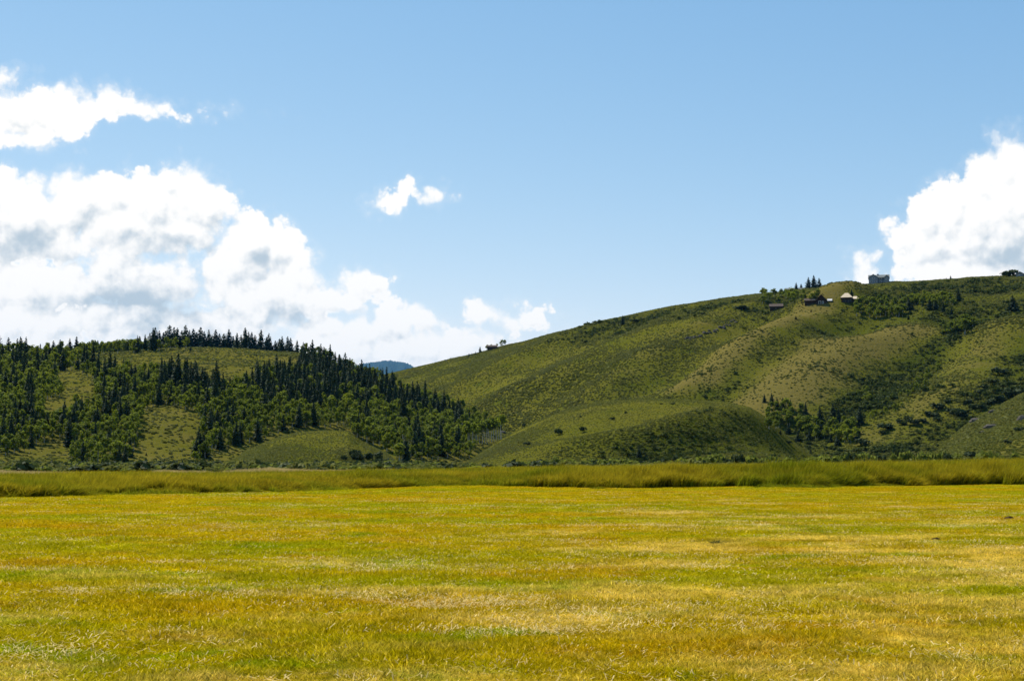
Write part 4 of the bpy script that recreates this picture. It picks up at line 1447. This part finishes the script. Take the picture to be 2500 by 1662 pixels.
# ------------------------------------------------------------------ grass
def tuft(seed, n, rad, h0, h1, wid, lean, mat, tip=False, flat=0.0):
    rng = np.random.default_rng(seed)
    V, F, tp = [], [], []
    for i in range(n):
        a, q = rng.random() * 6.283, rad * math.sqrt(rng.random())
        x, y = q * math.cos(a), q * math.sin(a)
        h = rng.uniform(h0, h1)
        b = rng.random() * 6.283
        wx_, wy_ = math.cos(b) * wid, math.sin(b) * wid
        lx, ly = rng.normal() * lean * h + (lean * 0.9 * h if tip else 0), rng.normal() * lean * h
        zz = h * (1 - flat * rng.random())
        k = len(V)
        V += [(x - wx_, y - wy_, 0), (x + wx_, y + wy_, 0), (x + lx * 0.4 + wx_ * 0.8, y + ly * 0.4 + wy_ * 0.8, zz * 0.6), (x + lx * 0.4 - wx_ * 0.8, y + ly * 0.4 - wy_ * 0.8, zz * 0.6), (x + lx, y + ly, zz)]
        tp += [0, 0, 0.6, 0.6, 1]
        F += [(k, k + 1, k + 2), (k, k + 2, k + 3), (k + 3, k + 2, k + 4)]
    me = mesh_np('tuft_shape', V, F, mat)
    at = me.attributes.new('tip', 'FLOAT', 'POINT')
    at.data.foreach_set('value', np.array(tp, np.float32))
    return me


SHORT = [tuft(900 + i, 70, 0.22, 0.025, 0.065, 0.0046, 1.0, MAT['blade']) for i in range(5)]


def field_points(n, r0, r1, power=1.0, half=0.42):
    az = RNG.uniform(-half, half, n)
    u = RNG.random(n)
    r = (r0 ** power + (r1 ** power - r0 ** power) * u) ** (1 / power)
    k = r < EDGE_R(az) + 0.5
    az, r = az[k], r[k]
    x, y = r * np.sin(az), r * np.cos(az)
    return x, y, ground_z(x, y), r


x, y, z, r = field_points(70000, 7.5, 100, 0.9)
n = len(x)
s = np.interp(r, [8, 20, 50, 100], [0.85, 1.0, 1.6, 2.4]) * RNG.uniform(0.75, 1.3, n)
sh = np.interp(r, [8, 20, 50, 100], [1.0, 1.0, 1.1, 1.3]) * RNG.uniform(0.6, 1.3, n) * (1 + 1.6 * fbm(x * 1.1, y * 1.1, 4, 90))
scatter('meadow_grass', np.stack([x, y, z + 0.008], 1), vec(n, s, s, sh), vec(n, z=RNG.random(n) * 6.28), SHORT, 'short mown grass blades of the meadow in green, ochre and straw')

STRAW = []
for i in range(5):
    rng = np.random.default_rng(1000 + i)
    V, F = [], []
    for j in range(14):
        a, L = rng.random() * 6.283, rng.uniform(0.025, 0.08)
        c = rng.normal(size=2) * 0.16
        dx, dy = math.cos(a), math.sin(a)
        w = 0.0042
        k = len(V)
        z0, z1 = rng.uniform(0.02, 0.06), rng.uniform(0.02, 0.08)
        V += [(c[0] - dy * w, c[1] + dx * w, z0), (c[0] + dy * w, c[1] - dx * w, z0), (c[0] + dx * L - dy * w, c[1] + dy * L + dx * w, z1), (c[0] + dx * L + dy * w, c[1] + dy * L - dx * w, z1)]
        F += [(k, k + 1, k + 3), (k, k + 3, k + 2)]
    STRAW.append(mesh_np('straw_shape', V, F, MAT['straw']))
x, y, z, r = field_points(60000, 7.5, 75, 0.8)
m = fbm(x * 0.22, y * 0.55, 4, 61) + 0.02 * np.clip(x / 6, -2, 2)
k = RNG.random(len(x)) < sstep(m, 0.0, 0.28) * 0.6 + 0.06
x, y, z, r = x[k], y[k], z[k], r[k]
n = len(x)
s = np.interp(r, [8, 30, 75], [0.9, 1.2, 1.8]) * RNG.uniform(0.7, 1.3, n)
scatter('loose_straw', np.stack([x, y, z], 1), vec(n, s, s, RNG.uniform(0.6, 1.2, n)), vec(n, z=RNG.random(n) * 6.28), STRAW, 'pale loose straw left lying on the mown meadow')

TALL = [tuft(1100 + i, 46, 0.36, 0.55, 1.15, 0.015, 0.24, MAT['tall'], True) for i in range(5)]
az = RNG.uniform(-0.44, 0.44, 42000)
e = EDGE_R(az)
u = RNG.random(len(az)) ** 1.7
r = e + 0.2 + 4.5 * fbm(az * 110, az * 0 + 3, 4, 6) + u * 46
x, y = r * np.sin(az), r * np.cos(az)
top = np.interp(az, pix_dir([-300, 0, 600, 950, 1240, 1840, 2126, 2500, 2800], [1100] * 9)[0], [1152, 1152, 1154, 1147, 1137, 1126, 1120, 1111, 1108])
front = sstep(r - e, 0.0, 5.0)
zg = ground_z(x, y)
topz = EYE - (top - 1122) * (e + 8) / F_PX
hh = np.clip(topz - zg, 0.5, 2.4) * (0.55 + 0.45 * front) * (1 + 1.1 * fbm(x / 3.0, y / 3.0, 3, 12)) * RNG.uniform(0.70, 0.98, len(x))
hh = np.where(u > 0.12, np.minimum(hh, np.clip(topz - zg, 0.5, 2.4) * RNG.uniform(0.62, 0.92, len(x))), hh)
n = len(x)
rot = vec(n, RNG.normal(size=n) * 0.10, np.clip(0.16 + 1.6 * fbm(x / 5, y / 5, 3, 19), -0.15, 0.85), RNG.normal(size=n) * 0.5)
wv = RNG.uniform(0.9, 1.35, n)
scatter('tall_grass', np.stack([x, y, zg - 0.03], 1), vec(n, wv, wv, hh), rot, TALL, 'band of tall unmown grass leaning in the wind across the far edge of the meadow')
az = RNG.uniform(-0.44, 0.44, 9000)
q = RNG.random(len(az)) ** 2
r = EDGE_R(az) + 1.2 - 4.5 * q
x, y = r * np.sin(az), r * np.cos(az)
k = fbm(x / 2.5, y / 2.5, 3, 55) > -0.06 + 0.2 * q
x, y, q, r = x[k], y[k], q[k], r[k]
n = len(x)
wv = RNG.uniform(0.7, 1.2, n)
scatter('fringe_grass', np.stack([x, y, ground_z(x, y)], 1), vec(n, wv, wv, RNG.uniform(0.12, 0.55, n) * (1 - 0.75 * q)), vec(n, 0, 0.3, RNG.normal(size=n) * 0.6), TALL, 'ragged half tall grass at the foot of the tall grass band')
LOWB = [bush_mesh(60 + i, ('sage', 'shrub', 'willow', 'sage')[i], 60, 0.2) for i in range(4)]
n = 9000
px_ = RNG.uniform(-60, 2560, n)
az = pix_dir(px_, np.full(n, 1130))[0]
r = RNG.uniform(170, 430, n)
x, y = r * np.sin(az), r * np.cos(az)
k = ((px_ < 1050) | (px_ > 1245) | (RNG.random(n) < 0.08)) & (fbm(x / 16, y / 16, 3, 66) > -0.12)
for h_ in HILLS:
    k &= h_.h(az, r) < ground_z(x, y)
x, y = x[k], y[k]
n = len(x)
sv = RNG.uniform(0.7, 2.2, n)
scatter('valley_brush', np.stack([x, y, ground_z(x, y) - 0.05], 1), vec(n, sv * 1.2, sv * 1.2, sv * RNG.uniform(0.6, 1.0, n)), vec(n, z=RNG.random(n) * 6.28), LOWB, 'low mixed brush on the valley floor at the foot of the hills')
# pale seed heads at the back of the band on the left
SEED = [tuft(1200 + i, 22, 0.5, 0.8, 1.1, 0.016, 0.2, MAT['seed'], True) for i in range(3)]
px_ = np.concatenate([RNG.uniform(-40, 190, 900), RNG.uniform(380, 510, 700), RNG.uniform(650, 780, 600), RNG.uniform(780, 960, 300), RNG.uniform(1540, 1660, 250), RNG.uniform(540, 660, 250)])
az = pix_dir(px_, np.full(len(px_), 1140))[0]
r = EDGE_R(az) + RNG.uniform(48, 62, len(az))
x, y = r * np.sin(az), r * np.cos(az)
zg = ground_z(x, y)
topp = np.interp(px_, [0, 190, 400, 510, 650, 780, 960, 1600], [1145, 1150, 1145, 1149, 1139, 1146, 1144, 1131])
hh = np.clip(EYE - (topp - 1122) * r / F_PX - zg, 0.6, 2.2) * RNG.uniform(0.8, 1.05, len(x))
n = len(x)
scatter('seed_grass', np.stack([x, y, zg], 1), vec(n, 1.0, 1.0, hh), vec(n, 0, 0.18, RNG.normal(size=n) * 0.4), SEED, 'pale seeding grass along the back of the tall grass band')

# ------------------------------------------------------------------ houses
def house_root(name, x, y, label, back=6.0, sink=0.6, snap=None):
    p = pick(x, y)[0]
    a = math.atan2(p[0], p[1])
    r = math.hypot(p[0], p[1])
    e = empty(name, (r * math.sin(a), r * math.cos(a), p[2] - sink), -a)
    tag(e, label, 'house')
    return e, r / F_PX


def window(parent, x0, x1, z0, z1, y, frame=None):
    t = 0.18
    f = MB().box(x0, x1, y - 0.10, y - 0.004, z0, z0 + t).box(x0, x1, y - 0.10, y - 0.004, z1 - t, z1).box(x0, x0 + t, y - 0.10, y - 0.004, z0 + t, z1 - t).box(x1 - t, x1, y - 0.10, y - 0.004, z0 + t, z1 - t)
    w = f.build('window', frame or MAT['white'], parent)
    MB().box(x0 + t, x1 - t, y - 0.05, y - 0.004, z0 + t, z1 - t).build('pane', MAT['glass'], w)


# two storey house on the skyline
e, s = house_root('ridge_house', 2146, 689.5, 'grey two storey house with cross gables and chimney on the right skyline', sink=0.2)
W = 47 * s
x0, x1 = -W / 2, W / 2
zl = 14.0 * s
MB().box(x0, x1, 0, 11, -2, zl).build('wall', MAT['siding_dark'], e)
g = MB().box(x0 - 0.02, x0 + W * 0.45, -1.5, -0.01, -2, zl).gable_y(x0 - 0.02, x0 + W * 0.45, -1.5, -0.01, zl, zl + 7.5 * s)
g.build('gable_wall', MAT['siding'], e)
g = MB().box(x1 - W * 0.24, x1 + 0.02, -1.5, -0.01, -2, zl - 0.3).gable_y(x1 - W * 0.24, x1 + 0.02, -1.5, -0.01, zl - 0.3, zl + 4.5 * s)
g.build('gable_wall', MAT['siding'], e)
rf = MB().roof_x(x0 - 0.4, x1 + 0.4, -0.6, 11.6, zl - 0.2, zl + 8.0 * s).roof_y(x0 - 0.5, x0 + W * 0.45 + 0.5, -2.0, 5.5, zl - 0.2, zl + 7.8 * s).roof_y(x1 - W * 0.24 - 0.4, x1 + 0.45, -2.0, 5.4, zl - 0.5, zl + 4.8 * s).build('roof', MAT['shingle'], e)
MB().box(-W * 0.09, -W * 0.01, 4.6, 6.2, zl + 5 * s, zl + 10.5 * s).build('chimney', MAT['siding_dark'], rf)
for wx0, wz0, wy in ((x0 + 1.6, 0.9, -1.5), (x0 + 4.8, 0.9, -1.5), (x0 + 3.0, 3.6, -1.5), (0.6, 0.9, 0), (3.2, 0.9, 0), (0.6, 3.3, 0), (x1 - 3.3, 1.0, -1.5), (x1 - 3.3, 3.4, -1.5)):
    window(e, wx0, wx0 + 1.5, wz0, wz0 + 1.4, wy)
# tan roofed house
e, s = house_root('tan_roof_house', 2075, 740, 'low house with a pale tan hipped roof on the tan spur below the skyline', sink=0.3)
w1 = 13 * s
MB().box(-20 * s, 2 * s, 0, 9, -2, 3.9).build('wall', MAT['wood_dark'], e)
MB().box(2.02 * s, 20 * s, 1.5, 8, -2, 3.0).build('side_wall', MAT['wood_dark'], e)
MB().hip(-22.5 * s, 7.0 * s, -1, 10, 4.0, 7.4, 11 * s).build('roof', MAT['roof_tan'], e)
MB().hip(2.5 * s, 22 * s, 0.4, 9, 3.1, 5.2, 6 * s).build('side_roof', MAT['roof_tan'], e)
for wx0 in (-17 * s, -10 * s, -3 * s):
    window(e, wx0, wx0 + 1.8, 0.8, 2.6, 0, MAT['roof_brown'])
window(e, 8 * s, 8 * s + 2.2, 0.6, 2.2, 1.5, MAT['roof_brown'])
# brown chalet
e, s = house_root('brown_chalet', 2006, 741.5, 'dark brown log chalet with gabled front and long wings, beside the tan roofed house', sink=0.3)
MB().box(-13 * s, 11 * s, 0, 8, -2, 2.6).gable_y(-13 * s, 11 * s, 0, 8, 2.6, 6.0).build('wall', MAT['wood_dark'], e)
MB().roof_y(-15 * s, 13 * s, -1, 9, 2.1, 6.2).build('roof', MAT['roof_brown'], e)
MB().box(-40 * s, -13.2 * s, 2, 7, -2, 2.6).build('wing', MAT['wood_dark'], e)
MB().roof_x(-41 * s, -14.5 * s, 1.2, 7.8, 2.5, 4.2).build('wing_roof', MAT['roof_brown'], e)
MB().box(11.2 * s, 24 * s, 2, 7, -2, 2.2).build('porch', MAT['wood_dark'], e)
MB().roof_x(13.5 * s, 25 * s, 1.2, 7.8, 2.1, 3.6).build('porch_roof', MAT['roof_pale'], e)
MB().box(-22 * s, -15.2 * s, -0.4, 1.1, 3.0, 3.3).build('awning', MAT['roof_pale'], e)
window(e, -7 * s, -1.5 * s, -0.2, 2.2, 0)
window(e, 1 * s, 5 * s, 0.2, 2.0, 0)
# dark shed at the left
e, s = house_root('dark_shed', 1896, 757, 'low dark brown shed at the left end of the hilltop houses', sink=0.3)
MB().box(-16 * s, 14 * s, 0, 6, -2, 2.6).build('wall', MAT['wood_dark'], e)
MB().roof_x(-17.5 * s, 16 * s, -0.8, 6.8, 2.5, 4.6).build('roof', MAT['roof_brown'], e)
MB().box(-4 * s, 1 * s, -0.08, -0.004, -0.2, 2.0).build('door', MAT['roof_brown'], e)
# long low roof behind the crest
e, s = house_root('low_cabin', 1940, 709.5, 'long low dark roof peeping over the skyline under the five conifers', sink=1.2)
MB().box(-22 * s, 22 * s, 0, 6, -2, 2.2).build('wall', MAT['wood_dark'], e)
MB().roof_x(-24 * s, 24 * s, -0.8, 6.8, 2.1, 3.6).build('roof', MAT['shingle'], e)
# cabin on the falling skyline
e, s = house_root('skyline_cabin', 1201, 854, 'small dark cabin with a flat pitched roof on the falling skyline above the gap', sink=0.5)
MB().box(-11 * s, 12 * s, 0, 7, -3, 3.2).build('wall', MAT['wood_dark'], e)
MB().roof_x(-13 * s, 14 * s, -0.8, 7.8, 3.1, 4.8).build('roof', MAT['roof_brown'], e)
window(e, -6 * s, -2 * s, 0.6, 2.2, 0, MAT['roof_brown'])
# gabled house at the right edge
e, s = house_root('gabled_house', 2490, 675, 'pale grey gabled house on the skyline at the right edge of the photo', sink=0.8)
MB().box(-9 * s, 9 * s, 0, 10, -2, 8 * s).gable_y(-9 * s, 9 * s, 0, 10, 8 * s, 13 * s).build('wall', MAT['siding'], e)
MB().roof_y(-11 * s, 11 * s, -0.7, 10.7, 7 * s, 13.4 * s).build('roof', MAT['shingle'], e)
MB().box(9.2 * s, 20 * s, 2, 9, -2, 5 * s).build('wing', MAT['siding'], e)
MB().roof_x(9.4 * s, 21 * s, 1, 10, 5 * s, 9 * s).build('wing_roof', MAT['shingle'], e)
window(e, -4 * s, 0, 2.5 * s, 6.5 * s, 0)

# ------------------------------------------------------------------ rocks, mounds, a weed
def rock_mesh(seed):
    bm = bmesh.new()
    bmesh.ops.create_icosphere(bm, subdivisions=2, radius=0.5)
    rng = np.random.default_rng(seed)
    o = rng.random(3) * 9
    for v in bm.verts:
        c = v.co
        k = 0.75 + 0.5 * float(vnoise(np.array(c.x * 3 + o[0] + c.z * 2), np.array(c.y * 3 + o[1] - c.z), seed)) + 0.25 * float(vnoise(np.array(c.x * 9 + o[2]), np.array(c.z * 9 + c.y * 5), seed + 3))
        v.co = c * k
    me = bpy.data.meshes.new('rock_mesh')
    bm.to_mesh(me); bm.free()
    me.materials.append(MAT['rock'])
    return me


ROCKS = [rock_mesh(i) for i in range(5)]
for x, y, w, h, lab in [(c4(1520, 1090) + (28, 14, 'pale grey rock outcrop on the rocky slope at lower right, upper of two')), (c4(1625, 1130) + (30, 13, 'grey rock outcrop on the rocky slope at lower right, lower of two')),
                        (c4(1570, 1165) + (14, 6, 'small grey rock below the two outcrops at lower right')), (c4(1835, 1080) + (24, 16, 'grey rock at the right edge of the rocky slope')), (c4(1640, 1025) + (20, 8, 'flat pale rock above the two outcrops at lower right')),
                        (1226, 1056, 16, 7, 'pale grey rock at the left end of the round knoll')]:
    p = pick(x, y)[0]
    if not np.isnan(p[0]):
        o = obj('rock', random.choice(ROCKS), loc=p)
        o.scale = (w * px_m(p) * 1.1, w * px_m(p) * 0.8, h * px_m(p) * 1.2)
        o.rotation_euler.z = random.uniform(-0.4, 0.4)
        tag(o, lab, 'rock')
for k in range(26):
    u = k / 25
    x, y = 1672 + 122 * u + random.uniform(-3, 3), np.interp(u, [0, 0.45, 0.8, 1], [828, 812, 796, 783]) + random.uniform(-4, 5)
    p = pick(x, y)[0]
    if not np.isnan(p[0]):
        o = obj('ledge_rock', random.choice(ROCKS), loc=p)
        w = random.uniform(6, 13)
        o.scale = (w * px_m(p), w * px_m(p) * 0.7, random.uniform(4, 7) * px_m(p))
        o.rotation_euler.z = random.random() * 6
        tag(o, '%s dark rock of the broken ledge high on the big hill, %s' % ('wide' if w > 9.5 else 'narrow', ('left end', 'left half', 'centre', 'right half', 'right end')[min(4, k * 5 // 26)]), 'rock', 'rocks of the broken ledge')


def mound_mesh(seed):
    bm = bmesh.new()
    bmesh.ops.create_icosphere(bm, subdivisions=3, radius=0.5)
    for v in bm.verts:
        c = v.co.copy()
        k = 0.7 + 0.7 * float(vnoise(np.array(c.x * 7 + seed), np.array(c.y * 7 + c.z * 4), seed))
        v.co = Vector((c.x * k, c.y * k, max(-0.1, c.z) * k))
    me = bpy.data.meshes.new('mound_mesh')
    bm.to_mesh(me); bm.free()
    me.materials.append(MAT['dirt'])
    return me


MOUND = [mound_mesh(3), mound_mesh(8)]
for x, y, w, h, lab in [(2462, 1269, 26, 9, 'dark brown mound of soil in the mown meadow near the right edge'), (2285, 1320, 22, 8, 'dark clod of soil at the end of a dry hay streak in the meadow'),
                        (2262, 1317, 12, 5, 'small dark clod left beside the larger one at the hay streak'), (2064, 1272, 16, 4, 'flat brown clod in the far part of the meadow')]:
    a, t = pix_dir(x, y)
    r = -EYE / t
    o = obj('soil_mound', random.choice(MOUND), loc=(r * math.sin(a), r * math.cos(a), float(ground_z(r * math.sin(a), r * math.cos(a)))))
    s = r / F_PX
    o.scale = (w * s, w * s * 0.8, h * s * 1.7)
    tag(o, lab, 'mound')
a, t = pix_dir(1750, 1331)
r = float(-EYE / t)
WEED = tuft(1300, 60, 0.08, 0.5, 1.0, 0.012, 0.25, MAT['shrub'])
o = obj('weed_tuft', WEED, loc=(r * math.sin(a), r * math.cos(a), float(ground_z(r * math.sin(a), r * math.cos(a)))))
o.scale = (0.9, 0.9, 17 * r / F_PX)
tag(o, 'dark upright weed tuft alone in the mown meadow', 'weed')

# ------------------------------------------------------------------ air
m, T = material('air')
v = T.n('ShaderNodeVolumePrincipled', {'Color': (0.13, 0.52, 1.0, 1), 'Density': 1.25e-5, 'Anisotropy': 0.0})
T.t.links.new(v.outputs[0], T.n('ShaderNodeOutputMaterial').inputs['Volume'])
zt = float(max((o.matrix_world.translation.z for o in SC.objects), default=0)) + 5
far_top = max(v_.co.z for v_ in bpy.data.objects['far_mountain'].data.vertices) + 20
tag(MB().box(-45000, 45000, -45000, 45000, -60, max(zt, far_top)).build('haze', m), 'thin blue summer haze filling the whole valley', kind='stuff')
